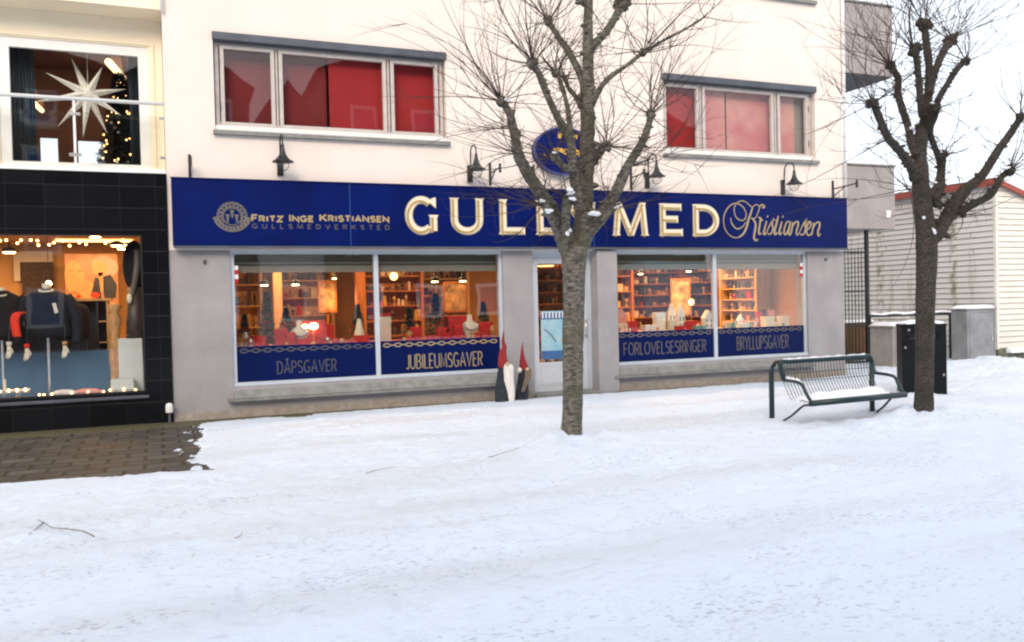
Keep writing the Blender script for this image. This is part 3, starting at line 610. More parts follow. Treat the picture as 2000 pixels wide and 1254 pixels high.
# ---- shop windows
def shop_window(S, mull_x, words, wordmats, blindz, tapeside):
    x0, x1, z0, z1 = S; yf = .05
    t = MB(); frame_ring(t, x0, x1, z0, z1, .055, yf, yf+.08); t.box(mull_x-.035, mull_x+.035, yf-.003, yf+.08, z0+.055, z1-.055)
    t.box(x0+.003, x1-.003, yf-.03, yf-.001, z0+.002, z0+.058)
    fr = t.build('shop_window', 'alu', bldg, bevel=.004)
    gaps = [(x0+.055, mull_x-.035), (mull_x+.035, x1-.055)]
    for a, b in gaps: MB().box(a, b, yf+.035, yf+.045, z0+.055, z1-.055).build('pane', 'shop_glass', fr)
    # sloping stone ledge below the frame
    t = MB(); t.poly([(x0-.09, z0-.20), (x1+.06, z0-.20), (x1+.06, z0-.165), (x0-.09, z0-.165)], -.14, .002)
    t.add([(x0+.0,.05,z0-.004),(x1,.05,z0-.004),(x1,-.11,z0-.16),(x0,-.11,z0-.16),(x0,.05,z0-.164),(x1,.05,z0-.164)], [(3,2,1,0),(0,4,3),(1,2,5),(3,4,5,2)])
    t.build('window_ledge', 'sill_stone', fr)
    for k, (a, b) in enumerate(gaps):
        wtxt, tx0, tx1, tz0, th = words[k]
        bd = MB().box(a+.004, b-.004, yf+.026, yf+.0325, z0+.06, 1.015).build('window_band', 'band_blue', fr)
        t = MB(); yt = yf+.0225
        text(t, wtxt, tx0, tx1, tz0, th, .016, yt, yt+.003, gap=.26)
        t.build('lettering', wordmats[k], bd)
        t = MB(); n = int((b-a)/.168); zc = .952
        for i in range(n+1):
            cx = a+.02+i*(b-a-.04)/n
            if i < n or k == 0: pass
            if i < n:
                cc = cx+.5*(b-a-.04)/n
                t.stroke(arc(cc, zc, .052, .027, 0, 360, 16)[:-1], .017, yt, yt+.003, closed=True)
                if i < n-1: t.stroke([(cc+.048, zc), (cc+(b-a-.04)/n-.048, zc)], .018, yt-.0006, yt+.003)
        t.build('chain_border', wordmats[k], bd)
    # rolled blinds inside
    for a, b in gaps:
        o = MB().box(a-.02, b+.02, .24, .26, blindz[0], z1+.1); o = o.build('roller_blind', 'blind_slate', fr)
        t = MB(); t.box(a-.02, b+.02, .215, .236, blindz[0]+.0, blindz[0]+.10); t.box(a-.02, b+.02, .22, .236, blindz[0]+.13, blindz[0]+.155); t.build('blind_rail', 'blind_beige', o)
    # red and white tape sticker
    tx = gaps[0][0] if tapeside < 0 else gaps[1][1]-.055
    t = MB()
    for k in range(4): t.box(tx, tx+.055, yf+.03, yf+.033, 1.94+k*.065, 1.94+(k+1)*.065, k % 2)
    t.build('tape_sticker', ['red_gloss', 'white_paint'], fr)
    return fr
def wrd(s, a, b, top, bot, Y=.07):
    return (s, PX(a, Y, (top+bot)/2), PX(b, Y, (top+bot)/2), PZ((a+b)/2, bot, Y), PZ((a+b)/2, top, Y)-PZ((a+b)/2, bot, Y))
swA = shop_window(S1, PX(736.5,.05,600), [wrd('DÅPSGAVER', 542, 657, 704, 727), wrd('JUBILEUMSGAVER', 794, 942, 690, 717)], ['gold_faint', 'gold_text'], (2.10, 2.3), -1)
swB = shop_window(S2, PX(1397.5,.05,600), [wrd('FORLOVELSESRINGER', 1219, 1379, 667, 690), wrd('BRYLLUPSGAVER', 1440, 1540, 656, 681)], ['gold_dull', 'gold_dull'], (2.10, 2.3), 1)
# ---- door
yd = .16
t = MB(); frame_ring(t, DR[0], DR[1], -.02, ZS, .07, yd-.02, yd+.06); door = t.build('door', 'alu', bldg)
MB().box(DR[0]+.07, DR[1]-.07, yd-.01, yd+.05, 2.30, ZS-.07).build('transom_panel', 'alu', door)
t = MB(); frame_ring(t, DR[0]+.073, DR[1]-.073, .06, 2.296, .085, yd, yd+.05); t.box(DR[0]+.158, DR[1]-.158, yd+.003, yd+.047, .15, .55); lf = t.build('door_leaf', 'door_grey', door)
t = MB(); frame_ring(t, DR[0]+.19, DR[1]-.19, .19, .50, .012, yd-.006, yd+.006); t.build('lower_panel', 'door_grey', lf)
MB().box(DR[0]+.158, DR[1]-.158, yd+.02, yd+.028, .55, 2.211).build('glass_panel', 'shop_glass', lf)
t = MB(); t.tube([(DR[1]-.12, yd-.06, .95), (DR[1]-.12, yd-.06, 1.25)], .013, 8); t.tube([(DR[1]-.12, yd-.06, .98), (DR[1]-.12, yd+.005, .98)], .01, 8); t.tube([(DR[1]-.12, yd-.06, 1.22), (DR[1]-.12, yd+.005, 1.22)], .01, 8); t.build('handle', 'silver', lf, smooth=True)
MB().box(DR[0]-.02, DR[1]+.02, -.12, .30, -.2, .055).build('doorstep', 'sill_stone', bldg, bevel=.008)
# poster on the door glass
px0, px1 = PX(1057,.17,650), PX(1110,.17,650)
t = MB(); t.box(px0, px1+.14, yd+.010, yd+.018, PZ(1060,702,.17), PZ(1060,608,.17)); po = t.build('door_poster', 'poster_blue'); tag(po, 'light blue poster with striped top edge taped inside the glass shop door', 'poster')
t = MB()
z1p, z0p = PZ(1060,608,.17), PZ(1060,702,.17)
t.box(px0+.002, px1+.138, yd+.006, yd+.0098, z1p-.14, z1p-.03); t.build('striped_edge', 'poster_deep', po)
t = MB()
for k in range(10): t.box(px0+.02+k*.062, px0+.045+k*.062, yd+.003, yd+.0058, z1p-.12, z1p-.02)
t.build('stripe', 'white_paint', po)
MB().box(px0+.002, px1+.138, yd+.006, yd+.0098, z0p+.002, z0p+.14).build('lower_band', 'poster_deep', po)
t = MB(); t.stroke([(px0+.06, z1p-.30), (px0+.18, z1p-.40), (px0+.27, z1p-.52)], .016, yd+.005, yd+.0098); t.build('drawn_line', 'flashing', po)
t = MB(); t.stroke(arc(px0+.46, z1p-.50, .07, .085, 0, 360, 18)[:-1], .03, yd+.005, yd+.0098, closed=True); t.build('ring_picture', 'gold', po)
# small hooks in the grey wall
for nm, (a, b) in (('left', (400, 512)), ('right', (1612, 507))):
    c = P(a, b, 0)
    t = MB(); t.tube([(c.x, .01, c.z), (c.x, -.05, c.z), (c.x+.01, -.07, c.z+.03)], .008, 6); t.box(c.x-.02, c.x+.02, -.008, .004, c.z-.03, c.z+.03)
    tag(t.build('wall_hook', 'flashing'), 'small dark metal hook in the grey wall at the %s end of the shop' % nm, 'hook', 'wall hooks')

# ------------------------------------------------------------------ sign board
YB = -.16
sx0, sx1 = PX(336, YB, 415), PX(1655, YB, 437)
sz0, sz1 = PZ(1000, 482, YB)+.0, PZ(1000, 369, YB)
sign = thing('shop_sign', 'long dark blue shop fascia sign with cream and gold lettering', 'sign', ((sx0+sx1)/2, YB, sz0))
MB().box(sx0, sx1, YB, -.004, sz0, sz1).build('panel', 'sign_blue', sign, bevel=.006)
sxj = PX(684, YB, 420); M['joint_blue'] = mat('joint_blue', (.03,.08,.25), .3)
for xj in (sxj, sxj+4.1): MB().box(xj-.005, xj+.005, YB-.0025, YB, sz0+.01, sz1-.01).build('panel_joint', 'joint_blue', sign)
MB().box(sx0+.01, sx1-.01, YB-.008, YB+.03, sz0-.035, sz0-.002).build('bottom_trim', 'flashing', sign)
MB().box(sx0-.01, sx1+.01, YB-.012, YB+.05, sz1+.002, sz1+.022).build('top_trim', 'sign_blue', sign)
zb, zt = PZ(985, 457.5, YB), PZ(985, 390, YB)
LH = zt-zb
# serif capitals: strokes in units of the letter height; a letter's own width follows from the sign
def big(letter, a, b):
    x0, x1 = PX(a, YB, 425), PX(b, YB, 425); W = x1-x0; H = LH; w = .195*H
    hw = w/2; ser = .055*H
    st = []; sf = []      # strokes (centre lines), serifs (polygons)
    if letter == 'G':
        rx = W*.47-hw; rz = H*.53-hw; cx = x0+W*.50; cz = zb+H*.5
        a_ = arc(cx, cz, rx, rz, 50, 310, 26); st.append(a_)
        xs = x1-.05*W-hw; st.append([(xs, cz-.02*H), (xs, zb+.07*H)]); st.append([a_[-1], (xs, zb+.10*H)])
        sf.append([(xs-hw-ser, cz+.02*H), (xs+hw+ser, cz+.02*H), (xs+hw+.01*H, cz-.06*H), (xs-hw-.01*H, cz-.06*H)])
        sf.append([(x1-.12*W, zt+.01*H), (x1-.07*W, zt+.01*H), (x1-.07*W, zt-.30*H), (x1-.12*W, zt-.27*H), (x1-.27*W, zt-.14*H), (x1-.22*W, zt-.03*H)])
    elif letter == 'U':
        l, r_ = x0+ser+hw, x1-ser-hw; cx = (l+r_)/2
        st.append([(l, zt), (l, zb+.40*H)]+arc(cx, zb+.40*H, (r_-l)/2, .42*H-hw, 180, 360, 16)[1:]+[(r_, zt)])
        for c in (l, r_): sf.append([(c-hw-ser, zt+.012*H), (c+hw+ser, zt+.012*H), (c+hw-.005, zt-.07*H), (c-hw+.005, zt-.07*H)])
    elif letter in 'LED':
        l = x0+ser+hw; st.append([(l, zt), (l, zb)])
        sf.append([(l-hw-ser, zt+.006*H), (l+hw+(ser if letter == 'L' else 0), zt+.006*H), (l+hw-.005, zt-.07*H), (l-hw+.005, zt-.07*H)])
        sf.append([(l-hw-ser, zb-.006*H), (l-hw+.005, zb+.08*H), (l+hw, zb+.08*H), (l+hw, zb-.006*H)])
        if letter in 'LE':
            st.append([(l, zb+hw), (x1-.02, zb+hw)]); sf.append([(x1-.05*H, zb+.02*H), (x1, zb-.03*H), (x1, zb+.24*H), (x1-.05*H, zb+.19*H)])
        if letter == 'E':
            st.append([(l, zt-hw), (x1-.05*H, zt-hw)]); sf.append([(x1-.09*H, zt-.19*H), (x1-.04*H, zt-.24*H), (x1-.04*H, zt+.02*H), (x1-.09*H, zt-.01*H)])
            st.append([(l, zb+.52*H), (x1-.20*H, zb+.52*H)]); sf.append([(x1-.22*H, zb+.44*H), (x1-.17*H, zb+.39*H), (x1-.17*H, zb+.64*H), (x1-.22*H, zb+.60*H)])
        if letter == 'D':
            st.append([(l, zt-hw), (x0+.42*W, zt-hw)]+arc(x0+.42*W, zb+H/2, .58*W-hw, H/2-hw, 84, -84, 18)+[(x0+.42*W, zb+hw), (l, zb+hw)])
    elif letter == 'M':
        l, r_ = x0+.15*W, x1-.15*W; c = (l+r_)/2
        st += [[(x0+ser+hw, zb), (l+.04*W, zt)], [(l+.02*W, zt), (c, zb+.02*H)], [(c, zb+.02*H), (r_-.02*W, zt)], [(r_-.04*W, zt), (x1-ser-hw, zb)]]
        for q in (x0+ser+hw, x1-ser-hw): sf.append([(q-hw-ser, zb-.006*H), (q-hw+.005, zb+.07*H), (q+hw-.005, zb+.07*H), (q+hw+ser, zb-.006*H)])
        for q in (l+.02*W, r_-.02*W): sf.append([(q-hw-.01, zt+.01*H), (q+hw+.01, zt+.01*H), (q+hw*.6, zt-.07*H), (q-hw*.6, zt-.07*H)])
    elif letter == 'S':
        st.append([(x0+p[0]/.62*W*.92, zb+.02*H+p[1]*.94*H) for p in S_()])
        sf.append([(x1-.09*H, zt), (x1-.04*H, zt), (x1-.04*H, zt-.27*H), (x1-.09*H, zt-.22*H)]); sf.append([(x0, zb), (x0+.05*H, zb), (x0+.05*H, zb+.24*H), (x0, zb+.28*H)])
    t = MB(); k = 0
    yb = YB
    for s_ in st:
        k += 1; t.stroke(s_, w+.016, yb-.014-.0006*k, yb-.001, 2)
    for s_ in sf:
        k += 1; cx = sum(p[0] for p in s_)/len(s_); cz = sum(p[1] for p in s_)/len(s_); t.poly([(p[0], p[1]) for p in s_], yb-.0145-.0006*k, yb-.001, 2)
    for s_ in st:
        k += 1; t.stroke(s_, w-.012, yb-.020-.0006*k, yb-.004, 0)
    for s_ in sf:
        k += 1; cx = sum(p[0] for p in s_)/len(s_); cz = sum(p[1] for p in s_)/len(s_)
        t.poly([(cx+(p[0]-cx)*.88, cz+(p[1]-cz)*.88) for p in s_], yb-.0203-.0006*k, yb-.004, 0)
    for s_ in st:
        k += 1; o = .21*w; t.stroke([(p[0]-o, p[1]-o) for p in s_], w*.30, yb-.028-.0006*k, yb-.008, 1)
    o = t.build('letter', ['cream_letter', 'gold', 'letter_edge'], sign); o['label'] = 'cream and gold raised capital letter %s' % letter
for ch, a, b in (('G', 789.5, 856), ('U', 877, 946), ('L', 972.5, 1024), ('L', 1045, 1096), ('S', 1119, 1164), ('M', 1194, 1267), ('E', 1285.5, 1331.5), ('D', 1350.5, 1403)): big(ch, a, b)
# small lettering at the left
def sp(px, py): q = P(px, py, YB); return (q.x, q.z)
for word, a, b in (('Fritz', 491, 553), ('Inge', 564, 613), ('Kristiansen', 624, 760)):
    q0 = PZ((a+b)/2, 434, YB); h = PZ((a+b)/2, 419.5, YB)-q0
    t = MB(); text(t, word, PX(a+1.5, YB, 428), PX(b-1.5, YB, 428), q0+.012, h-.02, .026, YB-.006, YB-.001, gap=.26, small=.83); t.build('lettering', 'gold_text', sign)
t = MB(); q0 = PZ(625, 447, YB); h = PZ(625, 439, YB)-q0
text(t, 'GULLSMEDVERKSTED', PX(493, YB, 443), PX(760, YB, 443), q0, h, .015, YB-.006, YB-.001, gap=.95)
t.build('lettering', 'gold_faint', sign)
# emblem: round chain wreath with three torches over a ribbon
t = MB(); ex, ez = sp(453.5, 423); er = .205
t.stroke(arc(ex, ez, er, er, 0, 360, 36)[:-1], .012, YB-.005, YB-.001, closed=True)
t.stroke(arc(ex, ez, er*.60, er*.60, 0, 360, 30)[:-1], .014, YB-.0056, YB-.001, closed=True)
for k in range(13):
    a = -30+k*20; cx, cz = ex+er*.80*math.cos(R(a)), ez+er*.80*math.sin(R(a)); t.stroke(arc(cx, cz, .026, .026, 0, 360, 10)[:-1], .017, YB-.0062-.0001*k, YB-.001, closed=True)
for dx, dz in ((0, .03), (-.062, -.035), (.062, -.035)):
    t.stroke([(ex+dx, ez+dz+.05), (ex+dx, ez+dz-.05)], [.045, .018], YB-.0058, YB-.001)
    t.stroke([(ex+dx-.03, ez+dz+.055), (ex+dx+.03, ez+dz+.055)], .018, YB-.0064, YB-.001)
rb = arc(ex, ez+.06, er*1.18, er*1.18, 208, 332, 20)
t.stroke(rb, .075, YB-.0068, YB-.001)
t.poly([(ex-.27, ez-.02), (ex-.17, ez+.01), (ex-.16, ez-.12), (ex-.21, ez-.11)], YB-.0052, YB-.001); t.poly([(ex+.17, ez+.01), (ex+.27, ez-.02), (ex+.21, ez-.11), (ex+.16, ez-.12)], YB-.0052, YB-.001)
t.build('emblem', 'gold_dull', sign)
t = MB()
for k in range(9):
    a = 218+k*13; cx, cz = ex+er*1.18*math.cos(R(a)), ez+.06+er*1.18*math.sin(R(a))
    t.stroke([(cx-.010, cz+.02), (cx+.008, cz-.018)], .010, YB-.0078, YB-.0068)
t.build('emblem_mark', 'sign_blue', sign)
# the script name, traced as pen strokes
def sc(pts, w0, w1=None, k=5, dz=0.0):
    q = [sp(1380+x/7.143, 370+y/7.143) for x, y in pts]; c = [(v.x, v.y) for v in catmull([Vector((a, b, 0)) for a, b in q], k)]
    n = len(c); w1 = w1 if w1 is not None else w0
    ws = [w0+(w1-w0)*math.sin(PI*i/(n-1)) for i in range(n)]
    SC.stroke(c, ws, YB-.006-dz, YB-.001)
SC = MB()
sc([(640,250),(612,340),(580,430),(555,530),(510,620),(450,665)], .024, .042, dz=.0001)
sc([(450,665),(400,675),(320,640),(260,560),(235,450),(250,340),(310,240),(390,195),(450,205),(510,250),(545,320),(548,380),(520,425),(480,432),(420,400),(388,330),(385,260),(420,190),(490,160),(550,180),(610,232),(640,255)], .015, .020, dz=.0003)
sc([(335,395),(345,460),(390,530),(440,550),(500,520),(545,460)], .014, .022, dz=.0005)
sc([(640,250),(680,215),(725,225),(735,260),(712,330),(690,385),(650,410)], .014, .018, dz=.0007)
sc([(735,255),(750,225),(775,215),(800,228),(805,250),(785,258),(772,245)], .018, .026, dz=.0009)
sc([(622,400),(660,430),(682,500),(668,600),(660,680),(690,712),(715,695)], .022, .042, dz=.0011)
sc([(722,395),(750,400),(742,480),(725,590),(735,625),(762,610)], .022, .036, dz=.0004); sc([(740,470),(765,420),(782,440)], .016, .026, dz=.0006)
sc([(835,440),(815,520),(795,600),(808,628),(835,600)], .026, .038, dz=.0002); sc([(842,372),(856,384)], .036, dz=.0002)
sc([(835,600),(880,500),(925,425),(932,420),(912,480),(925,540),(905,605),(870,628),(850,605)], .016, .034, dz=.0004)
sc([(1000,372),(975,470),(945,590),(955,628),(985,600)], .026, .040, dz=.0006); sc([(930,425),(960,430),(1000,420)], .014, .018, dz=.0008)
sc([(1050,445),(1030,520),(1010,600),(1022,628),(1048,600)], .026, .038, dz=.0002); sc([(1054,376),(1068,388)], .036, dz=.0002)
sc([(1165,455),(1125,450),(1090,520),(1078,600),(1100,628),(1140,560),(1165,455)], .018, .034, dz=.0004); sc([(1172,450),(1150,540),(1140,605),(1158,632),(1182,600)], .026, .038, dz=.0009)
sc([(1205,455),(1190,540),(1172,628)], .028, .034, dz=.0002); sc([(1190,540),(1235,460),(1272,455),(1275,500),(1250,590),(1262,636),(1290,610)], .016, .038, dz=.0006)
sc([(1290,610),(1340,500),(1385,430),(1392,428),(1372,490),(1378,550),(1355,620),(1318,634),(1305,612)], .016, .034, dz=.0004)
sc([(1400,570),(1445,520),(1452,465),(1422,460),(1392,540),(1395,615),(1430,640),(1465,605)], .018, .036, dz=.0008)
sc([(1495,465),(1480,550),(1462,640)], .028, .034, dz=.0002); sc([(1480,550),(1525,470),(1570,462),(1575,510),(1550,600),(1560,650),(1590,615)], .016, .038, dz=.0006)
SC.build('lettering', 'gold_text', sign)

# ------------------------------------------------------------------ oval sign
oc = P(1101, 296, -.1); t = thing('oval_sign', 'dark blue oval wall sign with yellow emblem half hidden behind the nearer tree', 'sign', (oc.x, -.02, oc.z))
orx, orz = .54, .385
b = MB(); ring = [(oc.x+math.cos(2*PI*k/48)*orx, oc.z+math.sin(2*PI*k/48)*orz) for k in range(48)]
b.poly(ring, -.13, .0); b.build('panel', 'sign_blue', t)
b = MB(); b.stroke(ring, .03, -.142, -.10, closed=True); b.build('rim', mat('rim_blue', (.05,.06,.20), .35, var=.2), t)
b = MB()
def og(a, c): return (P(a, c, -.13).x, P(a, c, -.13).z)
b.stroke([og(1078,292),(og(1090,291.5)),(og(1104,297)),(og(1118,294)),(og(1132,300)),(og(1137,310))], [.02,.055,.09,.08,.09,.04], -.137, -.13)
b.poly([og(1090,259), og(1097,260), og(1097,271), og(1090,270)], -.136, -.13); b.poly([og(1121,263), og(1128,263), og(1127,272), og(1121,272)], -.136, -.13); b.poly([og(1104,258), og(1114,258), og(1112,268), og(1105,268)], -.136, -.13)
b.stroke([og(1128,317), og(1136,324), og(1133,330)], [.05,.07,.04], -.137, -.13); b.stroke([og(1066,303), og(1062,301)], .03, -.137, -.13); b.stroke([og(1086,320), og(1100,326), og(1116,324)], [.02,.05,.03], -.1374, -.13)
b.build('emblem', 'yellow', t)

# ------------------------------------------------------------------ swan-neck wall lamps
def wall_lamp(x, zp, label):
    t = thing('wall_lamp', label, 'lamp', (x, 0, zp), 'black swan neck lamps above the shop sign')
    MB().box(x-.045, x+.045, -.035, .0, zp-.13, zp+.14).build('back_plate', 'black_metal', t, bevel=.008)
    zt_ = zp+.40; pts = [(x, -.035, zp+.10), (x, -.06, zp+.14), (x, -.07, zt_-.08)]+[(x, -.07-.13+.13*math.cos(R(a)), zt_-.08+.11*math.sin(R(a))) for a in range(0, 181, 20)][0:]+[(x, -.33, zt_-.14)]
    MB().tube(pts, .012, 8).build('arm', 'black_metal', t, smooth=True)
    zs = zp+.02
    MB().lathe((x, -.33, zs), [(.012,.26),(.022,.25),(.030,.18),(.045,.12),(.075,.065),(.115,.03),(.150,.012),(.152,.0),(.10,.012),(.02,.03)], 24).build('shade', 'black_metal', t, smooth=True)
    MB().ball((x, -.33, zs-.035), .088, 10, sz=1.05).build('globe', 'clear_glass', t, smooth=True)
for a, y1, y2, lab in ((547, 318, 345, 'black swan neck lamp above the small lettering at the left of the sign'), (917, 325, 356, 'black swan neck lamp left of the oval sign, among the twigs'), (1263, 338, 368, 'black swan neck lamp right of the oval sign, beside the leaning branch'), (1528, 353, 380, 'black swan neck lamp below the right hand upper window')):
    c = P(a, (y1+y2)/2, 0); wall_lamp(c.x, c.z if a > 600 else 3.64, lab)
# flag holders
def flag_holder(px, ya, yb, label, rch=.62):
    c0, c1 = P(px, yb, 0), P(px, ya, 0); x = c0.x
    t = thing('flag_bracket', label, 'bracket', (x, 0, c0.z), 'iron brackets above the sign')
    MB().box(x-.018, x+.018, -.03, 0, c0.z, c1.z).build('wall_bar', 'black_metal', t, bevel=.004)
    zm = c0.z+(c1.z-c0.z)*.52
    b = MB(); b.tube([(x, -.02, zm), (x, -rch, zm+.03)], .013, 8); b.tube([(x, -.02, zm-.14), (x, -rch*.55, zm+.01)], .010, 8); b.build('arm', 'black_metal', t)
    MB().tube([(x, -rch-.01, zm-.05), (x, -rch-.01, zm+.09)], .022, 8).build('socket', 'black_metal', t)
flag_holder(371, 302, 347, 'black iron bracket at the far left end of the white wall', .25)
flag_holder(957, 318, 362, 'black iron bracket just left of the oval sign', .45)
flag_holder(1232, 328, 370, 'black iron bracket right of the oval sign behind the branch', .45)
flag_holder(1626, 353, 388, 'black iron bracket at the right corner of the white wall')

# ------------------------------------------------------------------ inside the jeweller's
room = thing('shop_interior', 'warm lit wood panelled interior walls behind the jeweller windows', 'interior', (6.2, 3, 0))
MB().box(XL+.3, XR-.3, .321, 5.0, -.1, -.002).build('floor', 'room_floor', room)
t = MB(); t.box(XL+.3, XR-.3, 5.0, 5.1, 0, 2.78); t.box(XL+.301, XL+.35, .321, 5, 0, 2.78); t.box(XR-.35, XR-.301, .321, 5, 0, 2.78); t.build('wall', 'room_wall', room)
MB().box(XL+.36, XR-.36, .33, 5, 2.70, 2.775).build('ceiling', 'ceiling', room)
GM = ['goods_a', 'goods_b', 'goods_c', 'red_gloss']
def cabinet(x0, x1, y, seed, woodm, label, n_sh=6, top=2.45, X=None):
    rnd = random.Random(seed); t = thing('display_cabinet', label, 'cabinet', tuple((X or Matrix()) @ V((x0+x1)/2, y, 0)), 'wall cabinets inside the jeweller')
    MB(X).box(x0, x1, y+.34, y+.37, 0, top).build('back_board', 'wood_warm' if woodm == 'wood_warm' else 'wood_pale', t)
    for x in (x0, x1-.06): MB(X).box(x, x+.06, y, y+.338, 0, top+.02).build('post', woodm, t)
    for k in range(n_sh):
        z = .35+k*(top-.35)/n_sh
        MB(X).box(x0+.062, x1-.062, y+.02, y+.336, z, z+.025).build('shelf', woodm, t)
    g = MB(X)
    for k in range(n_sh):
        z = .375+k*(top-.35)/n_sh; x = x0+.09
        while x < x1-.15:
            ww = rnd.uniform(.04, .13); hh = rnd.uniform(.06, (top-.35)/n_sh*.72); mi = rnd.choice([0,0,1,1,1,2,3 if rnd.random() < .4 else 1])
            if rnd.random() < .5: g.bbox(x, x+ww, y+.08, y+.08+ww, z, z+hh, .008, mi)
            else: g.lathe((x+ww/2, y+.15, z), [(ww*.3,0),(ww*.35,.01),(ww*.12,hh*.35),(ww*.42,hh*.7),(ww*.3,hh),(ww*.1,hh)], 10, mi)
            x += ww+rnd.uniform(.01, .05)
    o = g.build('goods', GM, t); o['kind'] = 'stuff'
cabinet(.9, 1.9, 4.55, 1, 'wood_pale', 'pale wood wall cabinet farthest left inside the jeweller', 5)
cabinet(2.1, 3.3, 4.55, 2, 'wood_pale', 'pale wood wall cabinet second from the left inside the jeweller', 6)
cabinet(3.75, 5.0, 3.9, 3, 'wood_warm', 'orange brown cabinet behind the mullion of the left jeweller window', 7)
cabinet(5.1, 6.2, 4.5, 4, 'wood_pale', 'pale cabinet behind the right pane of the left jeweller window', 6)
cabinet(7.3, 8.6, 4.55, 5, 'wood_warm', 'reddish cabinet seen through the door of the jeweller', 8)
cabinet(8.7, 9.9, 3.9, 6, 'wood_warm', 'reddish cabinet behind the left pane of the right jeweller window', 6)
RW = lambda xw: Matrix.Translation((xw, 0, 0)) @ Matrix.Rotation(-PI/2, 4, 'Z')
cabinet(-3.0, -1.7, 0, 8, 'wood_pale', 'side wall cabinet of small gold goods at the right end of the shop, nearer one', 9, X=RW(11.55))
cabinet(-4.5, -3.1, 0, 9, 'wood_warm', 'side wall cabinet of small gold goods at the right end of the shop, farther one', 8, X=RW(11.55))
cabinet(10.0, 11.5, 4.4, 14, 'wood_warm', 'reddish cabinet at the back behind the white candle houses', 8)
cabinet(6.55, 7.75, 2.3, 12, 'wood_warm', 'dark reddish cabinet right behind the shop door glass', 9)
for x, lab in ((2.02, 'pale wood column behind the left jeweller window'), (3.55, 'orange wood column next to the mullion of the left window'), (6.9, 'wood column next to the jeweller door')):
    tag(MB().bbox(x-.08, x+.08, 3.2, 3.36, 0, 2.69, .01).build('wood_column', 'wood_warm' if x > 3 else 'wood_pale'), lab, 'column', 'columns inside the jeweller')
# lamps inside
def spot(px, py, Y, label, r=.06, power=26, where=None, m='lamp_warm'):
    c = P(px, py, Y)
    t = thing('ceiling_lamp', label, 'lamp', (c.x, c.y, c.z), 'warm lamps glowing inside the shops')
    MB().lathe((c.x, c.y, c.z), [(r*.9, -.012), (r, 0), (r*.8, .01)], 16).build('light_disc', m, t, smooth=True)
    MB().lathe((c.x, c.y, c.z), [(r*1.25, .004), (r*1.15, .05), (r*.5, .08), (.012, .085), (.012, max(.09, 2.69-c.z if c.z < 2.7 else 0.3))], 16).build('housing', 'flashing', t, smooth=True)
    if power:
        l = bpy.data.lights.new('lamp_light', 'SPOT'); l.energy = power*2.2; l.color = (1, .50, .18); l.shadow_soft_size = r; l.spot_size = R(150); l.spot_blend = .6
        o = bpy.data.objects.new('lamp_light', l); COL.objects.link(o); o.location = (c.x, c.y, c.z-.05); put(o, t)
spot(516, 557, 1.7, 'glowing ceiling lamp at the left in the left jeweller window')
spot(577, 556, 1.7, 'glowing ceiling lamp second from the left in the left jeweller window')
spot(653, 544, 3.2, 'small glowing lamp in front of the orange cabinet', .04, 16)
spot(849, 550, 1.7, 'glowing ceiling lamp left of two above the festive display')
spot(904, 549, 1.7, 'glowing ceiling lamp right of two above the festive display')
spot(1251, 535, 2.2, 'glowing lamp at the left edge of the right jeweller window', .05, 40)
spot(1345, 530, 2.2, 'glowing lamp in the middle of the right jeweller window', .05, 50)
spot(1480, 533, 2.2, 'glowing lamp above the gold goods in the right jeweller window', .06, 60)
spot(1066, 519, 1.2, 'orange lamp seen through the top of the door glass', .16, 30, m='lamp_soft')
c = P(769, 540, 3.0)
t = thing('globe_lamp', 'round orange globe lamp hanging just right of the window mullion', 'lamp', (c.x, c.y, c.z)); MB().ball(c, .075, 12).build('globe', 'lamp_soft', t, smooth=True); MB().tube([c, (c.x, c.y, 2.7)], .006, 6).build('cord', 'flashing', t)
c = P(1548, 565, 1.2)
def area(x, y, z, e, sx, sy, col=(1,.50,.20)):
    l = bpy.data.lights.new('room_light', 'AREA'); l.shape = 'RECTANGLE'; l.size = sx; l.size_y = sy; l.energy = e; l.color = col
    o = bpy.data.objects.new('room_light', l); COL.objects.link(o); o.location = (x, y, z); return o
for x, e in ((2.2, 52), (4.6, 52), (8.3, 66), (10.4, 95)):
    o = area(x, 2.6, 2.68, e, 1.6, .25)
    tt = thing('ceiling_light', {2.2: 'ceiling light strip deep in the left end of the jeweller', 4.6: 'ceiling light strip deep behind the second jeweller pane', 8.3: 'ceiling light strip deep behind the third jeweller pane', 10.4: 'ceiling light strip deep in the right end of the jeweller'}[x], 'light', (x, 2.6, 2.68), 'ceiling light strips inside the jeweller')
    MB().box(x-.8, x+.8, 2.475, 2.725, 2.684, 2.698).build('diffuser', 'lamp_soft', tt); put(o, tt)

# display decks
def deck(S, m, name, label, z=.99):
    t = thing(name, label, 'display', ((S[0]+S[1])/2, .6, 0))
    MB().box(S[0]+.06, S[1]-.06, .20, 1.15, z-.03, z).build('cloth', m, t)
    MB().box(S[0]+.10, S[1]-.10, .24, 1.11, .0, z-.032).build('plinth', 'wood_pale', t)
deck(S1, 'red_cloth', 'display_deck', 'red cloth covered display deck behind the left jeweller window')
deck(S2, 'goods_c', 'display_deck', 'cream display deck behind the right jeweller window')
ZD = .99
def dx(px, Y): return PX(px, Y, 655)
def giftbox(px, Y, w, h, m, label, d=None, rot=0, z=ZD, cat='box', group='boxes in the jeweller display'):
    x = dx(px, Y); d = d or w*.7; t = thing('gift_box', label, cat, (x, Y, z), group)
    MB().bbox(x-w/2, x+w/2, Y-d/2, Y+d/2, z, z+h*.72, .004).build('box', m, t); MB().bbox(x-w/2-.005, x+w/2+.005, Y-d/2-.005, Y+d/2+.005, z+h*.722, z+h, .004).build('lid', m, t)
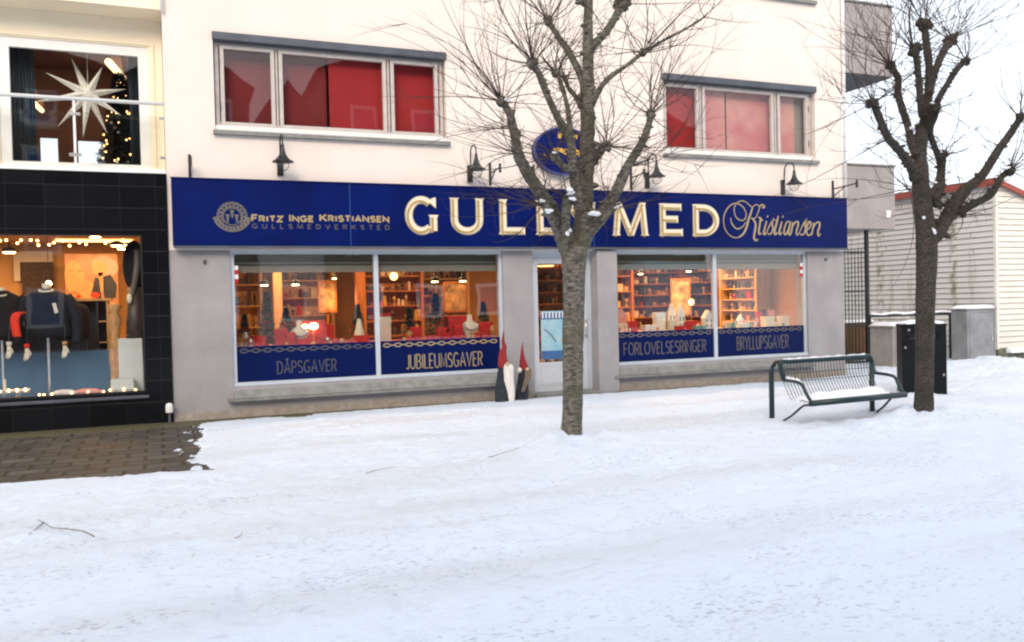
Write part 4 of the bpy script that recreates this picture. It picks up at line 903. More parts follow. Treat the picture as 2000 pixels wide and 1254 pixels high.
def bust(px, Y, h, label, m='ivory'):
    x = dx(px, Y); t = thing('necklace_bust', label, 'bust', (x, Y, ZD), 'necklace busts in the jeweller display'); s = h
    MB().lathe((x, Y, ZD), [(.18*s,0),(.20*s,.04*s),(.36*s,.35*s),(.40*s,.48*s),(.30*s,.62*s),(.12*s,.74*s),(.11*s,.95*s),(.10*s,1*s)], 18, sy=.5).build('torso', m, t, smooth=True)
    b = MB(); b.tube([(x+.30*s*math.cos(R(a)), Y-.17*s-.05*s*math.sin(R(a))*-1, ZD+.62*s+.26*s*math.sin(R(a))) for a in range(180, 361, 15)], .012*1.2, 6); b.build('necklace', 'silver', t, smooth=True)
def small_tree(px, Y, h, label, z=ZD, rad=.3, seed=1, m='needles'):
    rnd = random.Random(seed); x = dx(px, Y); t = thing('small_christmas_tree', label, 'christmas tree', (x, Y, z), 'little christmas trees in the jeweller display')
    MB().tube([(x, Y, z), (x, Y, z+h*.96)], [.015, .005], 6).build('trunk', 'wood_brown', t)
    b = MB()
    for k in range(2600):
        u = rnd.random()**.8; rr = rad*h*(1-u)*rnd.uniform(.35, 1)+.01; a = rnd.uniform(0, 2*PI); zz = z+.06*h+u*h*.92
        c = V(x+rr*math.cos(a), Y+rr*math.sin(a), zz-rr*.3); L = .05*h+.02; d = V(math.cos(a)+rnd.uniform(-.6,.6), math.sin(a)+rnd.uniform(-.6,.6), rnd.uniform(-.5,.4)).normalized()*L; n = d.cross(V(0,0,1)).normalized()*L*.22
        b.add([c-n, c+n, c+d], [(0,1,2)])
    b.build('foliage', m, t)
    for k in range(12):
        u = rnd.uniform(.1, .8); rr = rad*h*(1-u)*.95; a = rnd.uniform(PI, 2*PI); MB().ball((x+rr*math.cos(a), Y+rr*math.sin(a), z+.06*h+u*h*.9), .020, 6).build('bauble', 'red_gloss', t, smooth=True)
small_tree(522, .75, .85, 'slim dark christmas tree left of the red boxes', seed=3, rad=.2)
small_tree(700, 1.0, .62, 'small green christmas tree beside the pale cone near the mullion', seed=5, rad=.28)
small_tree(853, .85, .78, 'bushy christmas tree with red baubles behind the red gifts', seed=4, rad=.34)
giftbox(606, .95, .44, .36, 'red_cloth', 'large flat red box behind the necklace bust')
giftbox(548, .70, .20, .26, 'red_gloss', 'upright red box right of the slim christmas tree')
giftbox(507, .62, .18, .16, 'red_gloss', 'small red box left of the slim christmas tree')
giftbox(590, .5, .16, .10, 'red_gloss', 'low red box in front of the necklace bust')
giftbox(625, .62, .14, .13, 'red_gloss', 'red box right of the necklace bust below the yellow lamp')
giftbox(706, .55, .22, .12, 'red_cloth', 'low red box under the pale cone')
giftbox(752, .95, .18, .40, 'ivory', 'white price board box right of the mullion')
giftbox(752, .94, .19, .05, 'red_gloss', 'thin red lid on top of the white price board box', z=ZD+.402)
giftbox(896, .90, .46, .38, 'red_cloth', 'wide dark red box under the bust in the second pane')
giftbox(845, .45, .16, .08, 'red_gloss', 'low red gift at the left of the second pane display')
giftbox(872, .42, .12, .12, 'red_gloss', 'small red gift in the middle of the second pane display')
giftbox(935, .45, .22, .09, 'red_cloth', 'long red gift at the right of the second pane display')
giftbox(568, .55, .13, .20, 'red_cloth', 'narrow red box between the upright red box and the necklace bust')
giftbox(640, .85, .18, .30, 'red_cloth', 'dark red box farthest back right of the yellow lamp')
giftbox(660, .5, .20, .08, 'red_gloss', 'low red box near the front between the yellow lamp and the cone')
giftbox(812, .7, .16, .22, 'red_gloss', 'red box left of the bushy christmas tree in the second pane')
giftbox(862, .6, .15, .20, 'red_cloth', 'red box right in front of the bushy christmas tree')
giftbox(895, .5, .14, .24, 'red_gloss', 'upright red box before the wide dark red one')
giftbox(950, .8, .20, .26, 'red_cloth', 'red box behind the cream bust at the right of the second pane')
small_tree(560, 1.05, .60, 'round green christmas tree behind the upright red box', seed=8, rad=.32)
small_tree(945, 1.0, .62, 'loose green christmas tree at the right end of the second pane', seed=9, rad=.30)
small_tree(800, 1.05, .55, 'small christmas tree just right of the white price board', seed=10, rad=.30)
small_tree(478, 1.0, .50, 'small christmas tree in the far left corner of the left window', seed=12, rad=.30)
bust(585, .68, .38, 'white necklace bust before the large red box')
bust(918, .60, .40, 'cream necklace bust on the right of the second pane')
tag(MB().lathe((dx(702, .6), .6, ZD+.02), [(.10,0),(.10,.02),(.035,.32),(.02,.36)], 16).build('paper_cone', 'ivory', smooth=True), 'pale paper cone standing on a red box by the mullion', 'ornament')
def vase(px, Y, h, r, m, label, nm='vase', z=ZD):
    x = dx(px, Y); return tag(MB().lathe((x, Y, z), [(r*.5,0),(r*.55,.01),(r*.25,h*.25),(r*.9,h*.55),(r,h*.7),(r*.55,h*.92),(r*.65,h)], 16).build(nm, m, smooth=True), label, nm.replace('_', ' '), 'vases and ornaments in the jeweller display')
vase(480, .6, .22, .06, 'silver', 'silver vase at the far left of the display'); vase(490, .5, .12, .05, 'silver', 'small silver cup at the far left of the display', 'cup')
vase(640, .5, .10, .05, 'silver', 'silver cup right of the red boxes', 'cup'); vase(800, .6, .16, .05, 'goods_a', 'gold vase at the left of the second pane'); vase(962, .6, .20, .05, 'goods_a', 'gold vase at the right end of the second pane')
c = P(612, 637, .8); t = thing('table_lamp', 'bright yellow glowing table lamp behind the red boxes', 'lamp', (c.x, .8, ZD))
MB().ball((c.x, .8, c.z), .075, 10, sz=.7).build('globe', 'lamp_warm', t, smooth=True); MB().ball((c.x-.13, .8, c.z), .05, 10, sz=.7).build('globe', 'lamp_warm', t, smooth=True); MB().lathe((c.x, .8, ZD), [(.06,0),(.05,.02),(.01,.04),(.01,c.z-ZD)], 12).build('stand', 'goods_a', t)
# right window
wl = [(1216, .7, .20, .16, 'ivory', 'cream box at the far left of the right window'), (1236, .6, .16, .20, 'red_gloss', 'red box left of the white boxes in the right window'), (1268, .5, .22, .12, 'white_gloss', 'low white box in the right window, leftmost of the white ones'), (1288, .75, .20, .34, 'white_gloss', 'tall white card box in the right window'), (1312, .5, .14, .20, 'ivory', 'narrow cream box right of the tall white one'),
      (1345, .85, .30, .16, 'red_gloss', 'wide red box below the glowing lamp in the right window'), (1362, .45, .14, .07, 'teal', 'flat teal box at the front edge near the second mullion'), (1328, .42, .20, .09, 'red_gloss', 'dark red open box at the front edge of the right window'), (1424, .6, .20, .12, 'ivory', 'cream box just right of the second mullion'), (1455, .5, .22, .10, 'white_gloss', 'low white box in the last pane'),
      (1500, .6, .22, .20, 'ivory', 'square cream box, left of the pair at the right end'), (1530, .6, .20, .20, 'ivory', 'square cream box, right of the pair at the right end'), (1482, .9, .11, .30, 'red_gloss', 'tall red box standing behind the cream pair'), (1491, 1.0, .10, .34, 'shelf_navy', 'dark tall box behind the cream pair'), (1505, .95, .14, .32, 'pink', 'pink upright box behind the cream pair')]
for a in wl: giftbox(a[0], a[1], a[2], a[3], a[4], a[5])
def paper_house(px, Y, w, h, label):
    x = dx(px, Y); t = thing('candle_house', label, 'ornament', (x, Y, ZD), 'white candle houses in the right window')
    b = MB(); b.poly([(x-w/2, ZD), (x+w/2, ZD), (x+w/2, ZD+h*.6), (x, ZD+h), (x-w/2, ZD+h*.6)], Y-w*.3, Y+w*.3); b.build('house_body', 'white_gloss', t)
    b = MB()
    for i in (-1, 1):
        for j in (.12, .38): b.box(x+i*w*.25-.012, x+i*w*.25+.012, Y-w*.3-.003, Y-w*.3+.001, ZD+h*j, ZD+h*(j+.14))
    b.build('house_window', 'goods_b', t)
paper_house(1382, .6, .20, .36, 'large white candle house beside the second mullion'); paper_house(1330, .8, .14, .46, 'tall white candle house left of the glowing lamp'); paper_house(1312, .95, .13, .50, 'slim white candle house farther left'); paper_house(1446, .75, .13, .24, 'small white candle house in the last pane')
vase(1478, .5, .20, .045, 'pink', 'pink glass bottle in front of the dark tall box', 'bottle'); vase(1208, .4, .10, .06, 'red_gloss', 'small red bowl at the left corner of the right window', 'bowl'); vase(1437, .5, .16, .045, 'silver', 'silver cup in the last pane of the right window', 'cup')
c = P(1350, 590, .9); t = thing('table_lamp', 'small glowing lamp above the wide red box in the right window', 'lamp', (c.x, .9, ZD)); MB().ball((c.x, .9, c.z), .05, 10, sz=1.2).build('globe', 'bulb_warm', t, smooth=True); MB().tube([(c.x, .9, ZD), (c.x, .9, c.z)], .008, 6).build('stand', 'goods_a', t)
rnd = random.Random(99)
for k in range(34):          # baubles lying about
    u = rnd.random(); x = S1[0]+.15+u*(S1[1]-S1[0]-.3); Y = rnd.uniform(.28, .55); rr = rnd.uniform(.02, .042)
    b = MB(); b.ball((x, Y, ZD+rr), rr, 7); b.tube([(x, Y, ZD+2*rr-.003), (x, Y, ZD+2*rr+.008)], .006, 6); o = b.build('bauble', rnd.choice(['red_gloss', 'red_gloss', 'red_cloth', 'goods_a']), smooth=True)
    tag(o, 'small shiny bauble lying on the red cloth of the left jeweller display', 'bauble', 'baubles on the red display cloth')
for k in range(22):
    u = rnd.random(); x = S2[0]+.15+u*(S2[1]-S2[0]-.3); Y = rnd.uniform(.28, .55); rr = rnd.uniform(.02, .04); hh_ = rnd.uniform(.05, .14)
    o = MB().lathe((x, Y, ZD), [(rr*.8,0),(rr,.01),(rr*.4,hh_*.4),(rr,hh_*.8),(rr*.7,hh_)], 12).build('glass_ornament', rnd.choice(['silver', 'white_gloss', 'pink', 'teal', 'ivory']), smooth=True)
    tag(o, 'little glass or china ornament on the cream display of the right jeweller window', 'ornament', 'little ornaments on the cream display')
for px_, Y, w_, h_, lab in ((890, 3.2, .5, .6, 'pale picture with dark sprays behind the right pane of the left window'), (640, 3.6, .35, .6, 'golden framed picture between the wood columns'), (1330, 3.0, .5, .8, 'pale orange picture in the middle of the right jeweller window')):
    c_ = P(px_, 580, Y); t = thing('framed_picture', lab, 'picture', tuple(c_), 'pictures inside the jeweller')
    fr_b = MB(); frame_ring(fr_b, c_.x-w_/2, c_.x+w_/2, c_.z-h_/2, c_.z+h_/2, .035, Y, Y+.03); fr_b.build('frame', 'wood_warm', t); MB().box(c_.x-w_/2+.035, c_.x+w_/2-.035, Y+.012, Y+.02, c_.z-h_/2+.035, c_.z+h_/2-.035).build('canvas', 'sprigs', t)
    MB().box(c_.x-.02, c_.x+.02, Y+.031, Y+.06, 0, c_.z).build('stand', 'wood_warm', t)
# curtain-like warm panel at the right end
b = MB(); xx = PX(1540, 1.2, 600); pts = [(xx+.5*i/16*1.0, 1.25+.03*(i % 2)) for i in range(17)]
b.add([(x, y, 1.0) for x, y in pts]+[(x, y, 2.6) for x, y in pts], [(i, i+1, 18+i, 17+i) for i in range(16)]); o = b.build('curtain', 'wood_pale'); o.modifiers.new('t', 'SOLIDIFY').thickness = .01; tag(o, 'warm folded curtain at the right end of the jeweller window', 'curtain')
c = P(1205, 585, .9)
tag(MB().lathe((c.x+.05, .9, ZD-.2), [(.16,0),(.17,.3),(.15,.5),(.06,.6),(.05,.62)], 18, sy=.6).build('draped_bust', 'pink', smooth=True), 'pink draped display bust at the left edge of the right window', 'bust')

# ------------------------------------------------------------------ the left shop: black tiles below, balcony above
lb = thing('corner_shop_building', 'cream building with black tiled ground floor and a glass balcony above', 'building', (-1.5, 0, 0))
LX0, LX1 = -9.0, 0.145
WL = (-4.5, PX(281, .02, 600), .44, 2.635)
zslab = PZ(165, 326, -.02)
wall_cells(MB(), LX0, LX1, -.3, zslab-.06, [WL], 0.0, .25).build('tiled_wall', 'black_tile', lb)
MB().box(PX(283,-.02,650), LX1-.0, -.03, -.001, -.1, zslab-.061).build('pilaster', 'black_tile', lb)
MB().box(WL[0]-.02, WL[1]+.03, -.06, -.001, .36, .40).build('window_sill', 'flashing', lb, bevel=.005)
t = MB(); frame_ring(t, WL[0], WL[1], WL[2], WL[3], .022, .02, .07); f = t.build('shop_window', 'black_metal', lb)
MB().box(WL[0]+.022, WL[1]-.022, .04, .05, WL[2]+.022, WL[3]-.022).build('pane', glass('left_glass', .035, (.98,.99,1)), f)
MB().box(LX0, LX1-.001, -.02, .60, zslab-.058, zslab).build('balcony_slab', 'white_paint', lb, bevel=.004)
YB2 = .50
dxa, dxb = PX(20, YB2+.03, 200), PX(271, YB2+.03, 200); dzt = PZ(140, 101, YB2+.03)
dh = (dxa-.13, dxb+.14, zslab+.001, dzt+.14)
dh2 = (dxa-2.6, dxa-.24, zslab+.001, dzt+.14)
wall_cells(MB(), LX0, LX1, zslab+.002, 9.5, [dh, dh2], YB2, YB2+.2).build('upper_wall', 'cream_wall', lb)
t = MB(); t.stroke([(dh[0]-.04, dh[2]), (dh[0]-.04, dh[3]+.04), (dh[1]+.06, dh[3]+.04), (dh[1]+.06, dh[2])], .035, YB2-.02, YB2-.001); t.build('door_surround', 'cream_wall', lb)
t = MB(); frame_ring(t, dh[0], dh[1], dh[2], dh[3], .135, YB2+.02, YB2+.09); f = t.build('balcony_door', 'white_paint', lb, bevel=.004)
MB().box(dh[0]+.135, dh[1]-.135, YB2+.05, YB2+.06, dh[2]+.135, dh[3]-.135).build('pane', 'clear_glass', f)
t = MB(); frame_ring(t, dh2[0], dh2[1], dh2[2], dh2[3], .135, YB2+.02, YB2+.09); f = t.build('balcony_door', 'white_paint', lb, bevel=.004)
MB().box(dh2[0]+.135, dh2[1]-.135, YB2+.05, YB2+.06, dh2[2]+.135, dh2[3]-.135).build('pane', 'clear_glass', f)
zo = PZ(318, 20, -.02)
MB().box(LX0, PX(321, -.02, 10), -.02, YB2-.002, zo, zo+.22).build('upper_balcony', 'cream_wall', lb, bevel=.006)
MB().tube([(PX(316,-.06,10), -.05, zo-.03), (PX(316,-.06,10), -.05, zo+1.2)], .022, 10).build('rain_pipe', 'white_paint', lb, smooth=True)
MB().box(LX0, LX1, YB2+.2, 6.0, 9.5, 9.7).build('roof', 'roof_dark', lb)
# railing
rl = thing('balcony_railing', 'steel and glass balcony railing with round white handrail', 'railing', (-1.5, .03, zslab))
zr = PZ(165, 194, .03)
MB().tube([(LX0+.1, .03, zr), (LX1-.01, .03, zr)], .026, 12).build('handrail', 'white_gloss', rl, smooth=True)
for xp in (PX(146, .03, 260), PX(146, .03, 260)-1.35, PX(146,.03,260)-2.7):
    p = MB().bbox(xp-.016, xp+.016, .015, .05, zslab+.001, zr-.026, .003).build('post', 'white_paint', rl)
    for zc in (zslab+.17, zslab+.72): MB().bbox(xp-.075, xp+.075, .008, .045, zc-.02, zc+.02, .004).build('clamp', 'silver', p)
for k in range(4):
    xa = PX(146, .03, 260)-1.35*k+.03; xb_ = min(LX1-.05, xa+1.28)
    MB().box(xa, xb_, .022, .030, zslab+.05, zr-.18).build('glass_panel', 'clear_glass', rl)
for zc in (zslab+.17, zslab+.72): MB().box(LX1-.07, LX1-.002, .01, .045, zc-.02, zc+.02).build('clamp', 'silver', rl)
# upper room
ur = thing('upper_room', 'brown walled room behind the balcony door', 'interior', (-1.5, 3, zslab))
RX0, RX1, RY = -5.5, .10, 5.2
MB().box(RX0, RX1, YB2+.21, RY, zslab-.02, zslab+.0).build('floor', 'room_floor', ur)
bh = [(PX(78,RY,290), PX(113,RY,290), zslab+.0, PZ(95,268,RY)), (PX(152,RY,290), PX(204,RY,290), zslab+.0, PZ(170,274,RY))]
wall_cells(MB(), RX0, RX1, zslab, 6.3, bh, RY, RY+.12).build('wall', 'room_brown', ur)
t = MB(); t.box(RX0, RX0+.05, YB2+.21, RY, zslab, 6.3); t.box(RX1-.02, RX1+.03, YB2+.21, RY, zslab, 6.3); t.build('wall', 'room_brown', ur)
MB().box(RX0, RX1, YB2+.21, RY+.1, 6.15, 6.25).build('ceiling', 'room_brown', ur)
def strip(ax, ay, bx, by, Y0, Y1, wd, label):
    a, b = P(ax, ay, Y0), P(bx, by, Y1); z = 6.05
    t = thing('strip_light', label, 'light', (a.x, a.y, a.z), 'glowing strip lights in the upper room')
    MB().tube([a, b], wd, 8).build('tube', mat('strip_glow', (1,.8,.5), .5, em=(1,.62,.3), ems=2.2), t)
    MB().box(min(a.x,b.x)-.01, max(a.x,b.x)+.01, min(a.y,b.y), max(a.y,b.y), max(a.z,b.z)+.08, max(a.z,b.z)+.10).build('housing', 'room_brown', t)
strip(212, 121, 240, 152, 2.4, 4.6, .06, 'slanting glowing strip light left of the christmas tree top'); strip(63, 198, 82, 216, 2.6, 4.2, .04, 'small glowing strip light behind the left curtain')
l = area((-1.5), 3.0, 6.1, 16, 1.5, 1.5, (1,.62,.36)); put(l, ur)
for (a, b, dn, lab) in ((24, 68, 325, 'dark blue curtain at the left of the balcony door'), (255, 273, 325, 'dark grey curtain at the right of the balcony door')):
    xa, xb_ = PX(a, .9, 220), PX(b, .9, 220); n = 28; y = .95
    pts = [(xa+(xb_-xa)*i/n, y+.045*math.sin(i*1.7)) for i in range(n+1)]
    m = MB(); m.add([(p[0], p[1], zslab+.01) for p in pts]+[(p[0], p[1], 5.9) for p in pts], [(i, i+1, n+2+i, n+1+i) for i in range(n)])
    o = m.build('curtain', 'curtain', smooth=True); o.modifiers.new('t', 'SOLIDIFY').thickness = .01; tag(o, lab, 'curtain', 'curtains behind the balcony door')
# paper star
sc_ = P(172, 184, .85); t = thing('star_lantern', 'large white paper star lantern hanging behind the balcony door', 'star', tuple(sc_), None)
tips = [(88,141),(139,113),(200,130),(247,174),(237,226),(210,262),(162,270),(112,248),(66,199)]
b = MB()
for k, (a, c) in enumerate(tips):
    tp = P(a, c, .85+(.12 if k % 2 else -.10)); d = (tp-sc_); n1 = V(-d.z, 0, d.x).normalized(); n2 = V(0, 1, 0); r = .062
    base = sc_+d*.10
    b.add([base+n1*r, base-n2*r*1.1, base-n1*r, base+n2*r*1.1, tp], [(0,1,4),(1,2,4),(2,3,4),(3,0,4),(3,2,1,0)])
b.ball(sc_, .085, 8); b.build('paper_body', 'star_paper', t)
MB().tube([sc_, (sc_.x, sc_.y, 6.1)], .004, 5).build('cord', 'white_paint', t)
# tall tree with lights
tx_ = P(238, 322, 1.7); tz = PZ(238, 140, 1.7)
t = thing('christmas_tree', 'tall dark christmas tree with small golden lights behind the balcony door', 'christmas tree', (tx_.x, 1.7, zslab))
rnd = random.Random(5); H = tz-zslab
MB().tube([(tx_.x, 1.7, zslab), (tx_.x, 1.7, tz)], [.03, .008], 6).build('trunk', 'wood_brown', t)
b = MB()
for k in range(14000):
    u = rnd.random()**.8; tier = .75+.25*((u*9) % 1); rr = .46*(1-u)**.85*tier*rnd.uniform(.2, 1)+.015; a = rnd.uniform(0, 2*PI)
    c = V(tx_.x+rr*math.cos(a), 1.7+rr*math.sin(a), zslab+u*H*.97-rr*.22); d = V(math.cos(a)+rnd.uniform(-.7,.7), math.sin(a)+rnd.uniform(-.7,.7), rnd.uniform(-.5,.6)).normalized()*rnd.uniform(.05,.10); n = d.cross(V(0,0,1)).normalized()*.017
    b.add([c-n, c+n, c+d], [(0,1,2)])
b.build('foliage', 'needles_black', t)
for k in range(44):
    u = rnd.random()**.85; rr = .40*(1-u)**.85*.95+.02; a = rnd.uniform(PI*1.0, 2*PI); c = (tx_.x+rr*math.cos(a), 1.7+rr*math.sin(a), zslab+u*H*.95)
    MB().ball(c, .013, 5).build('fairy_light', 'bulb_warm', t)
for k in range(16):
    u = rnd.random()*.8; rr = .40*(1-u)**.85; a = rnd.uniform(PI, 2*PI); MB().ball((tx_.x+rr*math.cos(a), 1.7+rr*math.sin(a), zslab+u*H*.95), .032, 7).build('bauble', 'silver', t, smooth=True)

# ------------------------------------------------------------------ inside the clothes shop
cr_ = thing('clothes_shop_interior', 'warm orange lit walls inside the clothes shop', 'interior', (-2, 3, 0))
MB().box(-6, .10, .26, 5.2, -.05, 0).build('floor', 'room_floor', cr_)
t = MB(); t.box(-6, .10, 5.2, 5.3, 0, 2.9); t.box(-6, -5.95, .26, 5.2, 0, 2.9); t.box(.05, .12, .26, 5.2, 0, 2.9); t.build('wall', 'room_gold', cr_)
MB().box(-6, .10, .26, 5.2, 2.84, 2.9).build('ceiling', 'ceiling', cr_)
MB().box(-4.6, .04, .10, 1.35, .30, .42).build('window_stage', 'blue_cloth_and_reflection', cr_)
t = thing('display_counter', 'long low counter with dark upper band behind the gloves, blue front imitating snow mirrored in the glass', 'counter', (-2, 1.2, .42))
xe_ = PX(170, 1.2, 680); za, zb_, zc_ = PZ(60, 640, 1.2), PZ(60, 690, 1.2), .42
MB().box(-4.5, xe_, 1.20, 1.32, zb_, za).build('upper_band', 'shelf_navy', t); MB().box(-4.5, xe_+.02, 1.185, 1.33, za+.001, za+.035).build('top_edge', 'blue_cloth_and_reflection', t); MB().box(-4.5, xe_+.45, 1.195, 1.315, zc_, zb_-.001).build('snow_reflection_board', 'blue_cloth_and_reflection', t)  # lower blue board paints the snow reflection of the window glass
for x, lab in ((-3.2, 'ceiling light strip at the left of the clothes shop'), (-1.0, 'ceiling light strip at the right of the clothes shop')):
    o = area(x, 3.6, 2.80, 52, 1.2, .3); tt = thing('ceiling_light', lab, 'light', (x, 3.6, 2.8), 'ceiling light strips inside the clothes shop'); MB().box(x-.6, x+.6, 3.45, 3.75, 2.804, 2.825).build('diffuser', 'lamp_soft', tt); put(o, tt)
def spot2(px, py, Y, label, r=.07, power=0): spot(px, py, Y, label, r, power)
spot2(186, 463, 1.0, 'bright round spotlight under the ceiling of the clothes shop', .075, 16)
spot2(18, 493, 2.4, 'flat glowing lamp at the left in the clothes shop', .09, 20); spot2(228, 480, 3.0, 'flat glowing lamp right of the poster, left one', .09, 20); spot2(240, 486, 3.6, 'flat glowing lamp right of the poster, lower one', .09, 0)
c = P(95, 554, 2.6); t = thing('globe_lamp', 'small bright globe lamp above the dark coat', 'lamp', tuple(c)); MB().ball(c, .045, 10).build('globe', 'lamp_warm', t, smooth=True); MB().tube([c, (c.x, c.y, 2.84)], .005, 5).build('cord', 'flashing', t)
# mirror with bright daylight in it, railing, little table
t = thing('wall_mirror', 'wall mirror with a pale top edge at the back of the clothes shop', 'mirror', tuple(P(75, 530, 5.1)))
a, b_ = P(42, 512, 5.15), P(106, 575, 5.15); MB().box(a.x, b_.x, 5.12, 5.16, b_.z, a.z).build('mirror_glass', 'goods_b', t); MB().box(a.x-.02, b_.x, 5.10, 5.119, a.z, a.z+.20).build('pale_edge', 'block_white', t); MB().box(a.x-.12, a.x-.021, 5.10, 5.118, a.z-.35, a.z+.18).build('pale_edge', 'block_white', t)
t = MB()
xa, xb_ = PX(0, 3.5, 590), PX(82, 3.5, 600); z = PZ(40, 588, 3.5)
t.box(xa-.5, xb_, 3.3, 3.9, z-.05, z); t.box(xa-.5, xb_, 3.35, 3.85, 0, z-.052); tag(t.build('shop_counter', 'wood_pale'), 'pale wood counter behind the dark coats', 'counter')
# poster
pa, pb = P(126, 496, 4.4), P(232, 590, 4.4); t = MB(); t.box(pa.x, pb.x, 4.38, 4.42, pb.z-.1, pa.z)
po = t.build('fashion_poster', 'poster_bg'); tag(po, 'large orange lit fashion poster of a woman in red hat and dark jacket', 'poster')
def pq(x, y): q = P(x, y, 4.38); return (q.x, q.z)
def ell(mb, x, y, rx, ry, y0, y1, rot=0):
    cx, cz = pq(x, y); s = (P(x+1, y, 4.38).x-P(x, y, 4.38).x); mb.poly([(cx+s*(rx*math.cos(q)*math.cos(rot)-ry*math.sin(q)*math.sin(rot)), cz+s*(rx*math.cos(q)*math.sin(rot)+ry*math.sin(q)*math.cos(rot))) for q in [2*PI*i/28 for i in range(28)]], y0, y1)
t = MB(); ell(t, 146, 545, 19, 41, 4.372, 4.38, .1); ell(t, 168, 570, 18, 26, 4.3745, 4.38); t.build('printed_face', 'poster_skin', po, smooth=False)
t = MB(); ell(t, 205, 520, 27, 22, 4.370, 4.38, -.45); t.build('printed_hat', 'pink', po)
t = MB(); ell(t, 195, 524, 14, 17, 4.366, 4.38, 0); t.box(*(pq(192, 540)[0], pq(201, 540)[0]), 4.366, 4.38, pq(192, 572)[1], pq(192, 532)[1]); t.build('printed_portrait', 'poster_skin', po)
t = MB(); t.poly([pq(186, 541), pq(194, 545), pq(198, 582), pq(178, 575)], 4.363, 4.38); t.poly([pq(201, 540), pq(216, 536), pq(228, 556), pq(226, 580), pq(204, 582)], 4.363, 4.38); t.build('printed_jacket', 'shelf_navy', po)
t = MB(); ell(t, 139, 528, 5, 1.6, 4.369, 4.38); ell(t, 157, 530, 5, 1.6, 4.369, 4.38); ell(t, 147, 572, 8, 2.6, 4.369, 4.38); t.build('printed_feature', 'wood_warm', po)
t = MB(); ell(t, 186, 576, 9, 5, 4.360, 4.38); ell(t, 154, 578, 5, 3, 4.360, 4.38); t.build('printed_flower', 'scarf_red', po)
# dressed busts
def coat_bust(px, Y, base, h, label, m='navy_cloth', sx=1.0):
    x = PX(px, Y, 600); t = thing('dressed_bust', label, 'mannequin', (x, Y, .42), 'dressed busts in the clothes shop window')
    s = h
    b = MB(); b.lathe((x, Y, base), [(.26,0),(.275,.12),(.25,.26),(.27,.42),(.285,.52),(.24,.60),(.13,.66),(.085,.69)], 26, sx=1.1*s, sy=.62*s)
    for sgn in (-1, 1):
        b.tube(catmull([(x+sgn*.24*s, Y, base+.57*s*1.0), (x+sgn*.34*s, Y-.02, base+.40*s), (x+sgn*.38*s, Y-.04, base+.16*s), (x+sgn*.37*s, Y-.08, base-.10*s)], 3), [.085*s]*3+[.08*s]*3+[.07*s]*4, 12)
    b.build('coat', m, t, smooth=True)
    MB().lathe((x, Y, base+.67*s), [(.06*s,0),(.055*s,.05),(.06*s,.09),(.01,.10)], 16).build('neck', 'ivory', t, smooth=True)
    b = MB(); b.tube([(x+.085*s*math.cos(q), Y-.06*s+.09*s*math.sin(q)*1.0-.02, base+.665*s-.02*math.sin(q)*-1) for q in [2*PI*i/20 for i in range(21)]], .014, 6); b.build('pearl_collar', 'ivory', t, smooth=True)
    MB().tube([(x, Y, .42), (x, Y, base)], .02, 8).build('stand', 'silver', t)
    return x, t
zc0 = PZ(90, 652, .75)
x, t1 = coat_bust(92, .75, zc0-.05, 1.0, 'dark coat with pearl collar and price tag on a white necked bust')
c = P(107, 602, .52); MB().poly([(c.x-.03, c.z+.07), (c.x+.015, c.z+.075), (c.x+.045, c.z-.06), (c.x, c.z-.075)], .50, .506).build('price_tag', 'ivory', t1)
coat_bust(2, .75, zc0-.07, .95, 'dark coat with gold trim at the left edge of the clothes shop window', 'black_cloth')
t = MB(); xa = PX(140, .95, 610); 
t.lathe((xa, .95, zc0-.1), [(.20,0),(.22,.2),(.21,.42),(.17,.50),(.05,.54)], 20, sx=1.1, sy=.6); tag(t.build('black_garment', 'black_cloth', smooth=True), 'black fur garment right of the pearl collared coat', 'garment')
c1, c2, c3 = P(44, 612, .50), P(30, 622, .44), P(35, 658, .42)
b = MB(); pl = catmull([c1, P(36, 613, .46), c2, P(31, 640, .43), c3], 4); vs_ = []
for p in pl: vs_ += [p+V(-.055, 0, 0), p+V(.05, -.02, 0)]
b.add(vs_, [(2*i, 2*i+1, 2*i+3, 2*i+2) for i in range(len(pl)-1)]); o = b.build('red_scarf', 'scarf_red', smooth=True); o.modifiers.new('t', 'SOLIDIFY').thickness = .02; tag(o, 'bright red scarf hanging over the shoulder of the dark coat', 'scarf')
for px_, py_, lab in ((18, 684, 'white glove leftmost below the coats'), (53, 688, 'white glove with red cuff below the red scarf'), (127, 683, 'white glove with gold cuff below the black garment')):
    c = P(px_, py_, .50); t = thing('display_glove', lab, 'glove', tuple(c), 'gloves hung in the clothes shop window')
    b = MB(); b.ball((c.x, c.y, c.z+.02), .036, 8, sx=.8, sy=.5, sz=1.5)
    for i, (ox, ln) in enumerate(((-.022,.075),(-.008,.09),(.007,.085),(.02,.07))): b.tube([(c.x+ox, c.y, c.z-.01), (c.x+ox*1.2-.008, c.y-.005, c.z-.04-ln*.5), (c.x+ox*1.2-.02, c.y-.01, c.z-.03-ln)], [.010,.009,.006], 7)
    b.tube([(c.x+.025, c.y, c.z+.02), (c.x+.045, c.y-.01, c.z-.02), (c.x+.042, c.y-.015, c.z-.05)], [.011,.010,.007], 7)
    b.build('hand', 'ivory', t, smooth=True)
    MB().lathe((c.x, c.y, c.z+.055), [(.028,0),(.034,.03),(.036,.06)], 12, sy=.6).build('cuff', 'scarf_red' if px_ == 53 else 'gold_fabric' if px_ == 127 else 'ivory', t, smooth=True)
    MB().tube([(c.x, c.y, c.z+.1), (c.x, c.y+.1, c.z+.35)], .004, 5).build('cord', 'flashing', t)
